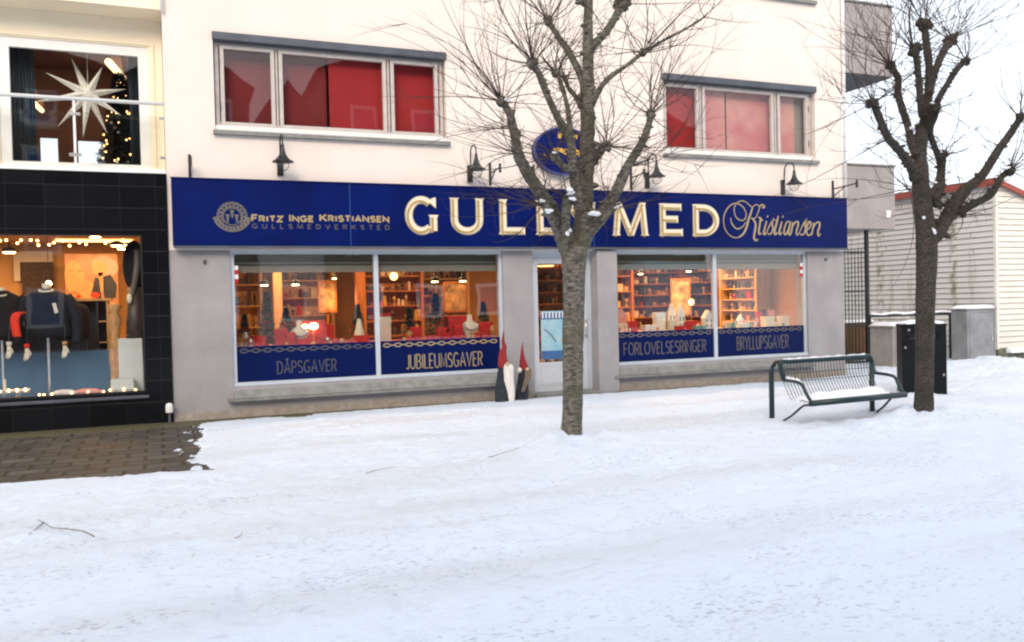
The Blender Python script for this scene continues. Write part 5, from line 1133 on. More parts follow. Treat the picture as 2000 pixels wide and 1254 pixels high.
# shelf unit
xa, xb_ = PX(142, 1.9, 600), PX(214, 1.9, 640); zt2 = PZ(180, 583, 1.9)
t = thing('shelf_unit', 'dark shelf unit with pale top below the poster', 'shelf', ((xa+xb_)/2, 1.9, 0))
MB().box(xa-.05, xb_+.05, 1.7, 2.2, zt2-.04, zt2).build('top', 'wood_pale', t); MB().box(xa, xb_, 2.1, 2.15, 0, zt2-.041).build('back', 'shelf_navy', t)
for q in (xa, xb_-.03, (xa+xb_)/2+.08): MB().box(q, q+.03, 1.72, 2.099, 0, zt2-.042).build('side', 'shelf_navy' if q != xb_-.03 else 'wood_pale', t)
for k in (1, 2, 3): MB().box((xa+xb_)/2+.112, xb_-.032, 1.73, 2.098, zt2-.04-.33*k, zt2-.02-.33*k).build('shelf', 'wood_pale', t)
# white blocks, boots and gold cloth at the right
def block(a, b, c, d, Y, dp, label):
    q0, q1 = P(a, d, Y), P(b, d, Y); o = MB().bbox(q0.x, q1.x, Y, Y+dp, .42, P(a, c, Y).z, .006).build('display_block', 'block_white'); tag(o, label, 'block', 'white display blocks in the clothes shop window'); return o
block(233, 281, 662, 760, .42, .35, 'large white display block under the dark boots'); block(217, 262, 742, 765, .16, .22, 'low white display block in front of the large one'); block(266, 287, 525, 700, .80, .12, 'tall narrow pale display block at the right edge of the window')
t = MB(); c = PX(226, .55, 700)
t.lathe((c, .55, .44), [(.07,0),(.10,.02),(.07,.25),(.09,.5),(.06,.8),(.10,1.02),(.05,1.12),(.11,1.2),(.04,1.25)], 24, sy=.7); tag(t.build('gold_draped_cloth', 'gold_fabric', smooth=True), 'tall column of draped gold cloth left of the white blocks', 'cloth')
t = thing('hooded_mannequin', 'tall dark oval hooded garment hanging at the right edge of the window', 'mannequin', (PX(260,.55,520), .55, .9))
c = P(262, 520, .55); MB().ball((c.x, .55, c.z), .155, 14, sz=2.4, sy=.5).build('hood', 'black_cloth', t, smooth=True)
b = MB(); b.tube(catmull([(c.x+.05, .44, c.z+.24), (c.x+.04, .43, c.z), (c.x, .44, c.z-.25), (c.x-.05, .46, c.z-.42)], 4), [.045]*7+[.04]*6, 10); b.build('scarf', 'gold_dull', t, smooth=True)
b = MB(); b.ball((c.x-.07, .45, c.z-.47), .06, 8, sx=.7, sz=1.3, jit=.1); b.build('hand', 'ivory', t, smooth=True)
MB().tube([(c.x, .56, c.z-.3), (c.x, .6, .9)], [.10,.16], 14).build('skirt', 'goods_b', t, smooth=True)
for k, pxx in enumerate((254, 270)):
    c = P(pxx, 662, .5); zt3 = P(233, 662, .42).z; t = MB(); t.lathe((c.x, .55, zt3), [(.035,0),(.04,.02),(.03,.10),(.045,.22),(.05,.30)], 12); t.ball((c.x-.02, .49, zt3+.025), .035, 6, sy=1.8, sz=.7); tag(t.build('boot', 'goods_b', smooth=True), 'dark boot on the white block, %s one' % ('left' if k == 0 else 'right'), 'boot', 'boots on the white block')
# string lights round the window
t = thing('string_lights', 'string of small warm bulbs along the edge of the clothes shop window', 'lights', (-1, .1, .45)); rnd = random.Random(3)
pts = []
for px_, py_ in [(279,462),(281,488),(282,525),(283,550),(285,577),(286,604),(287,639),(288,671),(289,700),(289,727),(290,757),(265,761),(242,761),(215,762),(202,765),(172,765),(140,767),(101,770),(86,771),(77,771),(1,765)]: pts.append(P(px_, py_, .14))
MB().tube(pts, .003, 5).build('wire', 'flashing', t)
for p in pts: MB().ball(p, .016, 6).build('bulb', 'bulb_warm', t)
t = thing('string_lights', 'loose string of small warm bulbs under the clothes shop ceiling', 'lights', (-1.5, 1.6, 2.5)); pts = []
for px_, py_ in [(0,470),(12,469),(34,475),(41,469),(60,469),(73,470),(75,479),(96,478),(105,474),(123,470),(136,480),(154,470),(155,474),(168,477),(206,475),(240,469)]: pts.append(P(px_, py_, 1.6))
MB().tube(pts, .003, 5).build('wire', 'flashing', t)
for p in pts: MB().ball(p, .021, 6).build('bulb', 'bulb_warm', t)
# small things at the foot of the window
b = MB(); c = PX(33, .30, 757)
t = thing('glass_centrepiece', 'row of small glass tea lights on a silver stand at the foot of the window', 'centrepiece', (c, .3, .42))
b.box(c-.16, c+.16, .27, .33, .50, .515); b.box(c-.02, c+.05, .28, .32, .42, .499); b.build('stand', 'silver', t)
for k in range(7): MB().lathe((c-.15+k*.05, .30, .516), [(.012,0),(.018,.01),(.02,.035),(.012,.04)], 10).build('tea_light', 'bulb_warm' if k % 2 else 'silver', t, smooth=True)
MB().bbox(c-.18, c-.145, .42, .455, .515, .68, .003).build('candle', 'ivory', t)
for px_, m, lab in ((125, 'beard_white', 'crumpled pale cloth at the foot of the clothes shop window'), (172, 'pink', 'crumpled rose cloth at the foot of the clothes shop window')):
    c = PX(px_, .25, 765); b = MB(); b.ball((c, .25, .44), .14, 12, sx=1.3, sy=.6, sz=.5, jit=.25); tag(b.build('folded_cloth', m), lab, 'cloth', 'cloths at the foot of the clothes shop window')
# little white capped post at the corner
c = G(330, 824); t = thing('marker_post', 'short post with rounded white cap before the black tiled corner', 'post', (c.x, -.12, 0))
xp = PX(331, -.12, 805); zp0, zp1 = PZ(331, 806, -.12), PZ(331, 788, -.12)
MB().tube([(xp, -.12, 0), (xp, -.12, zp0+.01)], .018, 8).build('stem', 'flashing', t); MB().lathe((xp, -.12, zp0), [(.048,0),(.05,.01),(.05,.09),(.042,.12),(.02,.135)], 16).build('cap', 'white_gloss', t, smooth=True)

# ------------------------------------------------------------------ alley: balconies, gate, boarded house
t = thing('side_balcony', 'grey rendered balcony block low on the alley side of the white building', 'balcony', (13.8, 1.5, 3.0), 'grey balconies over the alley')
xr = P(1747, 330, 1.5).x
MB().box(XR+.002, xr, 1.5, 4.2, PZ(1700,447,1.5), PZ(1700,325,1.5)).build('parapet', 'concrete', t, bevel=.01); MB().box(XR+.002, xr+.02, 1.47, 4.23, PZ(1700,324,1.5), PZ(1700,324,1.5)+.04).build('capping', 'sill_stone', t)
c = P(1736, 418, 1.49); MB().bbox(c.x-.07, c.x+.06, 1.485, 1.498, c.z-.08, c.z+.08, .004).build('notice_plate', 'white_paint', t)
t = thing('side_balcony', 'grey rendered balcony block high on the alley side of the white building', 'balcony', (13.8, 1.5, 6.2), 'grey balconies over the alley')
zl = PZ(1700, 146, 1.5)
MB().box(XR+.002, xr, 1.5, 3.6, zl, PZ(1700,10,1.5)).build('parapet', 'concrete', t, bevel=.01); MB().box(XR+.002, xr+.02, 1.47, 3.63, PZ(1700,9,1.5), PZ(1700,9,1.5)+.04).build('capping', 'sill_stone', t)
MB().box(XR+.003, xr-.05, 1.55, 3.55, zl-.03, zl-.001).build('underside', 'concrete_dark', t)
# gate
YG = 1.8; gt = thing('iron_gate', 'black iron bar gate closing the alley beside the shop', 'gate', (13.4, YG, 0))
gx0, gx1 = XR+.05, PX(1691, YG, 560); zg = PZ(1670, 493, YG)
MB().bbox(gx1, gx1+.075, YG-.035, YG+.04, -.1, PZ(1694,447,1.8)+.02, .006).build('gate_post', 'black_metal', gt)
t = MB(); n = int((gx1-gx0)/.095)
for k in range(n): x = gx0+.05+k*.095; t.tube([(x, YG, .02), (x, YG, zg+.04), (x, YG, zg+.11)], [.011,.011,.001], 6)
t.build('bars', 'black_metal', gt)
for z in (zg, PZ(1670,569,YG), PZ(1670,637,YG), .08): MB().box(gx0, gx1, YG-.018, YG+.018, z-.02, z+.02).build('rail', 'black_metal', gt)
YF = 2.6; zf = PZ(1670, 630, YF); t = thing('board_fence', 'brown upright board fence with snow on top behind the gate', 'fence', (13.8, YF, 0)); b = MB()
for k in range(28): b.box(XR+.1+k*.115, XR+.2+k*.115, YF, YF+.03, -.1, zf)
b.build('boards', 'wood_brown', t); MB().bbox(XR+.1, XR+3.3, YF-.04, YF+.10, zf+.001, zf+.07, .03).build('snow_cap', 'snow_cap', t)
# boarded house
hs = thing('boarded_house', 'weathered white clapboard house with red roof edge at the right', 'house', (19, 5, 0))
HX, HY = 17.1, .54
b = MB(); g_ = MB(); z = .32; k = 0
while z < 3.92:
    zz = min(z+.124, 3.93); d = .016
    b.add([(HX-.004, HY-.004, zz), (HX-d, HY-d, z), (HX-.004, 12, zz), (HX-d, 12, z), (HX-.004, HY-.002, z-.002), (HX-.004, 12, z-.002)], [(0,1,3,2), (1,4,5,3)]); g_.box(HX-d-.002, HX-.001, HY-.001, 12, z-.007, z+.007); z += .124
for _ in range(16): k_ = random.randint(1, 27); y_ = random.uniform(.9, 5.5); g_.box(HX-.0175, HX-.001, y_, y_+.006, .32+.124*k_, .32+.124*(k_+1))
g_.build('board_joint', 'groove_shade_grime', hs)  # dark strips carry the painted shade line below each board
b.box(HX, HX+.1, HY+.1, 12, .0, 3.93); b.build('side_wall', 'clapboard', hs)
b = MB(); g_ = MB(); z = .32
rs = .30
while z < 3.92:
    zz = min(z+.124, 3.93); d = .016; xe = HX+min(9.0, max(.2, (3.97-zz)/rs+.4))
    b.add([(HX-.002, HY-.004, zz), (HX-.002, HY-d, z), (xe, HY-.004, zz), (xe, HY-d, z), (HX, HY-.002, z-.002), (xe, HY-.002, z-.002)], [(1,0,2,3), (4,1,3,5)]); g_.box(HX+.05, xe, HY-d-.002, HY-.001, z-.005, z+.005); z += .124
g_.build('board_joint', 'groove_shade_grime', hs)
b.poly([(HX, 0), (HX+9, 0), (HX+9, 1.2), (HX, 3.93)], HY, HY+.1); b.build('front_wall', 'clapboard_cream', hs)
MB().bbox(HX-.022, HX+.04, HY-.028, HY+.05, .30, 3.93, .005).build('corner_board', 'clapboard_cream', hs)
MB().box(HX-.03, HX+9, HY-.06, HY+.1, -.2, .30).build('plinth', 'stone_moss', hs, bevel=.01)
MB().bbox(HX+.20, HX+9, HY-.22, HY-.03, .22, .33, .035).build('snow_cap', 'snow_cap', hs)
b = MB(); b.poly([(HX-.10, 3.94), (HX+9.2, 1.14), (HX+9.2, 1.24), (HX-.10, 4.05)], HY-.14, HY-.06); b.build('roof_edge', 'roof_red', hs)
b = MB(); b.poly([(HX-.10, 3.96), (HX+9.2, 1.16), (HX+9.2, 1.26), (HX-.10, 4.07)], HY-.055, 12.2); b.build('roof', 'roof_dark', hs)
MB().box(HX-.13, HX-.101, HY-.14, 12.2, 3.90, 4.05).build('eaves_board', 'roof_red', hs)
# moss streaks (down from old gutters joints) are modelled as grime strips with their own shape
# cabinets
def cabinet_box(x0, x1, y0, y1, h, m, label, tilt=0):
    t = thing('utility_cabinet', label, 'cabinet', ((x0+x1)/2, (y0+y1)/2, 0), 'metal utility cabinets by the boarded house')
    MB().bbox(x0, x1, y0, y1, -.05, h-.03, .01).build('housing', m, t); MB().bbox(x0-.025, x1+.025, y0-.025, y1+.025, h-.029, h, .01).build('lid', m, t)
    b = MB(); frame_ring(b, x0+.05, x1-.05, .12, h-.09, .006, y0-.004, y0+.002); b.build('door_joint', 'flashing', t)
    MB().bbox(x1-.13, x1-.10, y0-.018, y0-.001, h*.42, h*.42+.09, .004).build('latch', 'silver', t)
    nx_ = 14; ny_ = 8; vs_ = []; fs_ = []
    for j in range(ny_+1):
        for i in range(nx_+1):
            u, v = i/nx_, j/ny_; e = min(u, 1-u, v, 1-v)*8; e = min(1, e); vs_.append((x0-.02+(x1-x0+.04)*u, y0-.02+(y1-y0+.04)*v, h+.003+(.055+.02*random.random())*(e**.5)))
    for j in range(ny_):
        for i in range(nx_): q = j*(nx_+1)+i; fs_.append((q, q+1, q+nx_+2, q+nx_+1))
    MB().add(vs_, fs_).build('snow_cap', 'snow_cap', t, smooth=True)
c = G(1745, 725); ctop = P(1745, 637, c.y).z
cabinet_box(c.x, c.x+.34, c.y, c.y+.62, ctop, 'galv_brown', 'low brownish grey cabinet with snow on top beside the gate post')
c2x = 16.0; c2y = P(1890, 650, .5); y2 = CAM.y+(c2x/(c2y.x))*(c2y.y-CAM.y); hh = P(1890, 603, y2).z
x2 = PX(1945, y2, 650)
cabinet_box(c2x, x2, y2, y2+.42, hh, 'galv', 'taller silvery grey cabinet with snow on top by the house corner')
# low rail with snow between post and cabinet
YR = 1.25; ra, rb_ = P(1697, 617, YR), P(1857, 611, YR); t = thing('low_rail', 'low dark rail capped with snow before the clapboard wall', 'rail', (ra.x, YR, 0))
MB().box(ra.x, rb_.x, YR-.02, YR+.02, ra.z-.035, ra.z+.015).build('rail', 'black_metal', t)
MB().tube([(x, YR-.01, ra.z+.035+.012*math.sin(x*9)) for x in np.linspace(ra.x+.05, rb_.x, 24)], [.02+.01*random.random() for _ in range(24)], 8).build('snow_cap', 'snow_cap', t, smooth=True)
for x in (ra.x+.03, rb_.x-.03): MB().box(x-.02, x+.02, YR-.018, YR+.018, -.05, ra.z-.036).build('rail_post', 'black_metal', t)
# litter bin, turned to face down the street
c0 = G(1763, 778); fdir = V(math.cos(R(-33)), math.sin(R(-33)), 0); zt_ = P(1768, 637, c0.y).z
lo, hi = .2, 1.4
for _ in range(30):
    md = (lo+hi)/2; q = c0+fdir*md; d_ = q-CAM
    if 1000+FPX*d_.dot(CR)/d_.dot(_f) < 1850: lo = md
    else: hi = md
BW = lo; BX = Matrix.Translation((c0.x, c0.y, 0)) @ Matrix.Rotation(R(-33), 4, 'Z')
t = thing('litter_bin', 'tall dark litter bin with snow on top behind the right tree', 'bin', tuple(BX @ V(BW/2, .15, 0)))
b = MB(BX); hz = zt_-.15; hx = [(.10, .24), (BW-.24, BW-.10)]; bd_ = .30
wall_cells(b, 0, BW, -.05, zt_, [(hx[0][0], hx[0][1], hz-.045, hz+.045), (hx[1][0], hx[1][1], hz-.045, hz+.045)], 0, .03); b.box(0, .03, .03, bd_, -.05, zt_); b.box(BW-.03, BW, .03, bd_, -.05, zt_); b.box(0, BW, bd_, bd_+.03, -.05, zt_); b.build('body', 'bin_dark', t)
MB(BX).bbox(-.01, BW+.01, -.01, bd_+.04, zt_+.001, zt_+.03, .01).build('lid', 'bin_dark', t)
MB(BX).box(.05, BW-.05, .15, .16, hz-.3, hz+.1).build('liner', 'concrete', t)
for u, v in ((.10, zt_-.06), (.05, zt_-.32), (BW-.04, .35)): MB(BX).ball((u, -.002, v), .018, 6, sy=.3, jit=.3).build('sticker_mark', 'concrete', t)
b = MB(BX); nn = 16; vs_ = []; fs_ = []
for j in range(9):
    for i in range(nn+1): u, v = i/nn, j/8; e = min(1, min(u, 1-u)*4, min(v, 1-v)*5); vs_.append((BW*u, (bd_+.03)*v, zt_+.031+.055*max(0, e)**.6+.008*math.sin(i*1.7+j)))
for j in range(8):
    for i in range(nn): q = j*(nn+1)+i; fs_.append((q, q+1, q+nn+2, q+nn+1))
b.add(vs_, fs_).build('snow_cap', 'snow_cap', t, smooth=True)

# ------------------------------------------------------------------ bench
YP_, YT_, YF_ = -4.28, -4.50, -5.15
bl = P(1508, 822, YP_); br_ = P(1704, 820, -4.6)
tl, tr_ = P(1522, 708, YT_), P(1700, 696, YT_)
fl, fr_ = P(1586, 788, YF_), P(1766, 771, YF_)
bn = thing('park_bench', 'dark green tubular steel bench with wire seat, dusted with snow', 'bench', ((bl.x+br_.x)/2, -4.6, 0))
pl_ = P(1508, 722, YP_)
MB().tube([(bl.x, YP_, -.1), (bl.x, YP_, pl_.z), (bl.x+.01, YP_-.01, pl_.z+.03)], [.033,.033,.02], 14).build('leg', 'bench_green', bn, smooth=True)
rt = P(1703, 760, -4.6)
MB().tube([(rt.x, -4.6, -.12), (rt.x, -4.6, tr_.z-.08)], .033, 14).build('leg', 'bench_green', bn, smooth=True)
MB().tube(catmull([(bl.x+.01, YP_, pl_.z+.02), (bl.x+.03, YP_-.06, tl.z-.01), tl], 4), .026, 10).build('bracket', 'black_metal', bn, smooth=True)
# top rail bending down into the side posts of the back
mL, mR = P(1531, 742, YT_-.03), P(1706, 728, YT_-.03)
MB().tube(catmull([mL, (tl.x+.02, YT_, tl.z-.08), tl+V(.03,0,0), (tl.x+.14, YT_, tl.z+.003)], 5)+[tr_+V(-.12,0,0)]+catmull([tr_+V(-.10,0,0), tr_+V(-.02,0,0), (tr_.x+.02, YT_-.005, tr_.z-.08), mR], 5), .030, 14).build('top_rail', 'bench_green', bn, smooth=True)
aL, aR = P(1563, 749, -4.95), P(1745, 735, -4.95)
for A0, A1, F1 in ((mL, aL, fl), (mR, aR, fr_)):
    s = MB().tube(catmull([A0, (A0.x+(A1.x-A0.x)*.2, A0.y-.08, A0.z), A1, (A1.x*.5+F1.x*.5, (A1.y+F1.y)/2, (A1.z+F1.z)/2), F1], 5), .020, 10).build('armrest', 'bench_green', bn, smooth=True)
    MB().tube([Vector(A0)+V(.01,-.03,.024)+(Vector(A1)-Vector(A0))*(i/9)*.85+V(0,0,.006*math.sin(i*2)) for i in range(10)], [.012]+[.022]*8+[.01], 8).build('snow_cap', 'snow_cap', s, smooth=True)
MB().tube([fl+V(-.02,0,0), fr_+V(.02,0,0)], .036, 16).build('front_rail', 'bench_green', bn, smooth=True)
wl_ = []
t = MB(); nW = 30
for k in range(nW):
    u = (k+.5)/nW; top = tl.lerp(tr_, u); fro = fl.lerp(fr_, u); low = V(top.x+.03, YT_-.07, fro.z+.0); 
    t.tube(catmull([top+V(0,0,-.02), V(top.x+.01, YT_-.015, top.z-.2), low+V(0,0,.09), V((low.x*.75+fro.x*.25), YT_-.19, fro.z-.01), V((low.x*.4+fro.x*.6), YT_-.4, fro.z+.005), fro+V(0,.02,.0)], 3), .0042, 5, cap=False)
for v in (.3, .55):
    a = V(tl.x+.015, YT_-.02-.03*v, tl.z-.2*v*2-.02); b_ = V(tr_.x+.015, YT_-.02-.03*v, tr_.z-.2*v*2-.02); t.tube([a, b_], .0045, 5)
t.build('wire_seat', 'wire_grey', bn, smooth=True)
for A, B in ((V(bl.x+.04, YP_-.12, .0), fl+V(-.03,.02,-.02)), (V(rt.x+.02, -4.63, .05), fr_+V(-.12,.02,-.03))):
    m_ = A.lerp(B, .8)+V(0,0,.03); MB().tube(catmull([A, A.lerp(B, .4), m_, B], 4), .014, 8).build('brace', 'black_metal', bn, smooth=True)
MB().tube([(rt.x-.01,-4.61,.06),(rt.x+.07,-4.65,.055)], .028, 10).build('clamp', 'black_metal', bn, smooth=True)
# snow lying on seat and top rail
def snow_sheet(x0, x1, y0, y1, zf_, th, n=26, m=9, seed=1, cut=-.1):
    rnd = random.Random(seed); vs_ = []; fs_ = []
    for j in range(m+1):
        for i in range(n+1):
            u, v = i/n, j/m; e = min(1, min(u, 1-u)*6, min(v, 1-v)*3.5); x = x0+(x1-x0)*u; y = y0+(y1-y0)*v; nz_ = .5+.9*float(fbm(np.array(x), np.array(y), 4.5, 3, seed))
            vs_.append((x, y, zf_(u, v)+th*e*max(0, nz_+cut)*1.8))
    for j in range(m):
        for i in range(n): q = j*(n+1)+i; fs_.append((q, q+1, q+n+2, q+n+1))
    return MB().add(vs_, fs_).build('snow_cap', 'snow_cap', bn, smooth=True)
snow_sheet(fl.x+.05, fr_.x-.05, YF_+.05, YT_-.22, lambda u, v: fl.z+(fr_.z-fl.z)*u+.0-.006, .085, seed=3, cut=.12)
MB().tube([tl.lerp(tr_, .04+.9*i/30)+V(0, 0, .030+.004*math.sin(i*1.3)) for i in range(31)], [.008+.008*random.random() for _ in range(31)], 7).build('snow_cap', 'snow_cap', bn, smooth=True)

# ------------------------------------------------------------------ gnomes by the door
def gnome(Y, hat, coat, beard, nose, label, bm, extra=None):
    base = P(coat[-1][0], coat[-1][1], Y); t = thing('garden_gnome', label, 'gnome', (base.x, Y, 0), 'tall felt gnomes by the shop door')
    def body(lst, sy, name, m, dy=0, n=36):
        dense = []
        for i in range(len(lst)-1):
            for j in range(4): f_ = j/4; dense.append(tuple(lst[i][q]*(1-f_)+lst[i+1][q]*f_ for q in range(3)))
        lst = dense+[lst[-1]]
        vs_ = []; fs_ = []
        dy0 = dy
        for (px_, py_, hw_) in lst:
            dy = dy0*(1+.75*(py_-lst[0][1])/max(1, lst[-1][1]-lst[0][1])); c = P(px_, py_, Y); s = (P(px_+1, py_, Y).x-P(px_, py_, Y).x)
            z = max(c.z, -.02)
            wv = .16 if 'beard' in name else .05 if name == 'hat' else .07
            for k in range(n): an = 2*PI*k/n; q = 1+wv*math.sin((9 if 'beard' in name else 4)*an+z*9)*(1 if len(lst) else 0); vs_.append((c.x+math.cos(an)*hw_*s*q, Y+dy+math.sin(an)*hw_*s*sy*q, z))
        for i in range(len(lst)-1):
            for k in range(n): fs_.append((i*n+k, i*n+(k+1) % n, (i+1)*n+(k+1) % n, (i+1)*n+k))
        fs_ += [tuple(range(n-1, -1, -1)), tuple(range((len(lst)-1)*n, len(lst)*n))]
        return MB().add(vs_, fs_).build(name, m, t, smooth=True)
    body(hat, .95, 'hat', 'felt_red'); body(coat, .85, 'coat', 'felt_grey'); body(beard, .45, 'beard', bm, dy=-.085)
    c = P(nose[0], nose[1], Y-.12); MB().ball((c.x, Y-.13, c.z), .028, 8).build('nose', 'skin_felt', t, smooth=True)
    if extra: extra(t, Y)
gnome(-.42, [(983.5,646,.8),(983,655,1.6),(982.5,668,3.2),(985,677,4.4),(982,688,6.5),(981.5,700,8.5),(983,712,10.5),(984,717,11)],
      [(984,714,9.5),(984,730,11.5),(984,750,14),(984,770,16.5),(985,785,18),(985,788,17.5)],
      [(989,711,6.5),(989.5,716,8.5),(989,728,8.4),(989,742,8.2),(991,756,7.2),(992.5,770,6),(993,780,4.8),(993,789,3.4)], (990.5,711),
      'taller red hatted felt gnome with long white beard by the door', 'beard_white')
def sock(t, Y):
    c = P(1014.5, 723, Y-.06); MB().ball(c, .04, 8, sz=1.1).build('hair', 'beard_white', t, smooth=True)
gnome(-.30, [(1020.5,670,.7),(1020,680,1.8),(1020,692,3.4),(1021,704,5.6),(1023,715,7.8),(1024,722,8.6)],
      [(1023,720,7.5),(1022,735,9),(1021,750,10),(1020,765,11.5),(1019,779,12.5),(1019,783,12)],
      [(1027,719,5.5),(1027,727,6),(1026,736,5.5),(1021,746,4.5),(1017,757,3.4),(1014,764,2.6)], (1029,721),
      'smaller red hatted felt gnome with brown beard beside the taller one', 'beard_brown', sock)

# ------------------------------------------------------------------ pollarded trees
def make_tree(root, Yt, label, trunk, limbs, knots, snow, bark, seed, twig_n=17, stuffscale=1.0, Lr=(.55, 1.55)):
    rnd = random.Random(seed); random.seed(seed)
    t = thing('pollarded_tree', label, 'tree', (root.x, root.y, 0), 'pollarded lime trees in the street')
    mpp = lambda px_, py_: (P(px_, py_, Yt)-CAM).dot(_f)/FPX
    def gen(pts, name, mt, n=14, jit=.10, k=6, par=None):
        q = [P(a, b, Yt+dy)for a, b, hw_, dy in pts]; sub = catmull(q, k); rr = []
        for i in range(len(pts)-1):
            for j in range(k): rr.append(pts[i][2]*(1-j/k)+pts[i+1][2]*j/k)
        rr.append(pts[-1][2]); m = mpp(pts[0][0], pts[0][1]); rad = []
        for i, r in enumerate(rr): rad.append(max(.004, r*m*.93*(1+(.10 if name == 'branch' else .05)*(rnd.random()-.5))))
        b = MB(); b.tube(sub, rad, n, jit=jit)
        # scars and stubs on the limb
        for i in range(3, len(sub)-2):
            if name == 'branch' and rnd.random() < .55:
                a = V(rnd.uniform(-1,1), rnd.uniform(-1,1), rnd.uniform(-.3,.8)).normalized(); p0 = sub[i]+a*rad[i]*.6
                b.tube([p0, p0+a*rad[i]*rnd.uniform(.5,.9), p0+a*rad[i]*rnd.uniform(.9,1.3)], [rad[i]*.5, rad[i]*.38, rad[i]*.12], 7)
        return b.build(name, mt, par or t, smooth=True), sub, rad
    tr, _, _ = gen(trunk, 'trunk', bark, n=28, jit=.05, k=4)
    ends = []; subs = []
    for L in limbs:
        o, sub, rad = gen(L, 'branch', bark, n=12, jit=.16, k=6); ends.append((sub[-1], (sub[-1]-sub[-4]).normalized(), L)); subs.append((sub, rad))
    tw = MB()
    def shoot(p, d, L, r, lvl=0):
        n = 7 if lvl == 0 else 5; pts = [p]; dd = d.copy(); bend = V(rnd.uniform(-1,1), rnd.uniform(-1,1), rnd.uniform(-.35,.85))*.25
        for i in range(n):
            dd = (dd+bend*.8+V(rnd.uniform(-1,1), rnd.uniform(-1,1), rnd.uniform(-1,1))*.07).normalized(); p = p+dd*(L/n); pts.append(p)
        tw.tube(pts, [r*(1-.82*i/n) for i in range(n+1)], 4 if lvl else 5, cap=False)
        if lvl < 2:
            for _ in range(rnd.choice((1, 2, 3, 3)) if lvl == 0 else rnd.choice((0, 1, 1))):
                i = rnd.randint(1, n-1); q = pts[i]; s = (dd+V(rnd.uniform(-1,1), rnd.uniform(-1,1), rnd.uniform(-.5,.9))*.75).normalized(); shoot(q, s, L*rnd.uniform(.25,.5), r*.55, lvl+1)
    for (px_, py_, hw_, dy, dirx, dirz, cnt, ln) in knots:
        c = P(px_, py_, Yt+dy); m = mpp(px_, py_); r = hw_*m; kn = MB()
        kn.ball(c, r*.78, 7, jit=.5)
        for _ in range(9):
            a = V(rnd.uniform(-1,1), rnd.uniform(-1,1), rnd.uniform(-.7,1)).normalized(); kn.ball(c+a*r*.75, r*rnd.uniform(.25,.45), 4, jit=.4)
        kn.build('knot', bark, t, smooth=True)
        for _ in range(int(cnt*stuffscale)):
            a = V(rnd.gauss(0,1)*.75+dirx, rnd.gauss(0,1)*.75, rnd.gauss(0,1)*.55+dirz).normalized(); shoot(c+a*r*.6, a, rnd.uniform(*Lr)*ln, rnd.uniform(.0036,.0068))
    for sub, rad in subs:        # short whiskers along the limbs
        for i in range(2, len(sub)):
            for _ in range(2):
                if rnd.random() < .55:
                    a = V(rnd.uniform(-1,1), rnd.uniform(-1,1), rnd.uniform(-.4,.8)).normalized(); shoot(sub[i]+a*rad[i]*.7, a, rnd.uniform(.12,.60), rnd.uniform(.0028,.0048), 1)
    o = tw.build('twigs', 'twig', t); o['kind'] = 'stuff'
    for (px_, py_, w_, h_, dy) in snow:
        c = P(px_, py_, Yt+dy); m = mpp(px_, py_); b = MB(); [b.ball(c+V(rnd.uniform(-.5,.5)*w_*m*.7, rnd.uniform(-.4,.4)*w_*m*.5, rnd.uniform(-.5,.5)*h_*m*.6), w_*m*rnd.uniform(.16,.30), 6, sz=max(.45, min(1.2, h_/w_)), jit=.3) for _ in range(6)]; b.build('snow_cap', 'snow_cap', t, smooth=True)
    return t
trunk1 = [(1116,866,25,0),(1116,845,22.5,0),(1118,800,21,0),(1119,740,21.5,0),(1119,660,22,0),(1121,600,22.5,0),(1121,550,24,0),(1121,512,26,0),(1122,482,28,0)]
limbs1 = [
 [(1110,500,15,0),(1098,462,16,-.02),(1082,420,14,-.06),(1058,380,13.5,-.12),(1033,342,12.5,-.18),(1013,303,11,-.24),(1005,262,9.5,-.30),(996,225,8,-.34),(984,202,7,-.38)],
 [(1127,500,19,0),(1138,455,21,.0),(1141,400,19,.02),(1144,340,17,.02),(1147,270,16,.0),(1148,200,14.5,0),(1149,134,12,-.02),(1148,77,11,-.04),(1149,23,10,-.05),(1151,-40,8,-.06),(1153,-110,6,-.06)],
 [(1136,420,12,0),(1127,383,11,-.08),(1119,325,10,-.12),(1114,276,9,-.16),(1101,250,8,-.20),(1087,225,7.5,-.24),(1068,184,7,-.30),(1053,145,7,-.36),(1042,130,6,-.40)],
 [(1117,285,7,-.14),(1114,249,6,-.05),(1106,199,5,.12),(1096,165,5,.22),(1089,145,4.5,.28)],
 [(1134,208,7,.0),(1127,192,5.5,.15),(1111,172,4.5,.26),(1103,153,4,.34)],
 [(1142,185,9,0),(1136,152,8,.05),(1114,107,7,.14),(1092,74,6,.22),(1075,48,6,.28)],
 [(1148,110,10,0),(1160,88,9,.06),(1184,62,8.5,.12),(1205,28,8.5,.18),(1213,14,8,.2)],
 [(1156,205,8,0),(1166,183,6.5,-.08),(1188,153,5,-.16),(1221,130,4.2,-.24),(1254,104,3.8,-.32)],
 [(1256,104,3.6,-.32),(1294,80,3,-.38),(1336,58,2.4,-.44),(1376,33,1.8,-.5)],
 [(1132,495,14,0),(1150,455,14,-.04),(1176,417,13,-.10),(1203,375,11.5,-.18),(1226,325,10,-.26),(1252,283,8.5,-.34),(1266,248,7.5,-.40),(1270,226,6.5,-.44)],
 [(1156,315,14,0),(1168,297,11,-.10),(1180,287,9,-.18)],
 [(1110,470,12,-.05),(1104,435,10,-.16),(1106,402,9,-.24),(1107,385,8,-.28)],
 [(1092,448,12,-.04),(1072,415,9,-.22),(1062,398,8,-.32)],
 [(1160,445,10,-.06),(1180,425,8,-.22),(1196,408,7,-.34)],
 [(1120,335,9,-.14),(1100,325,7,-.30),(1084,306,7,-.44)],
]
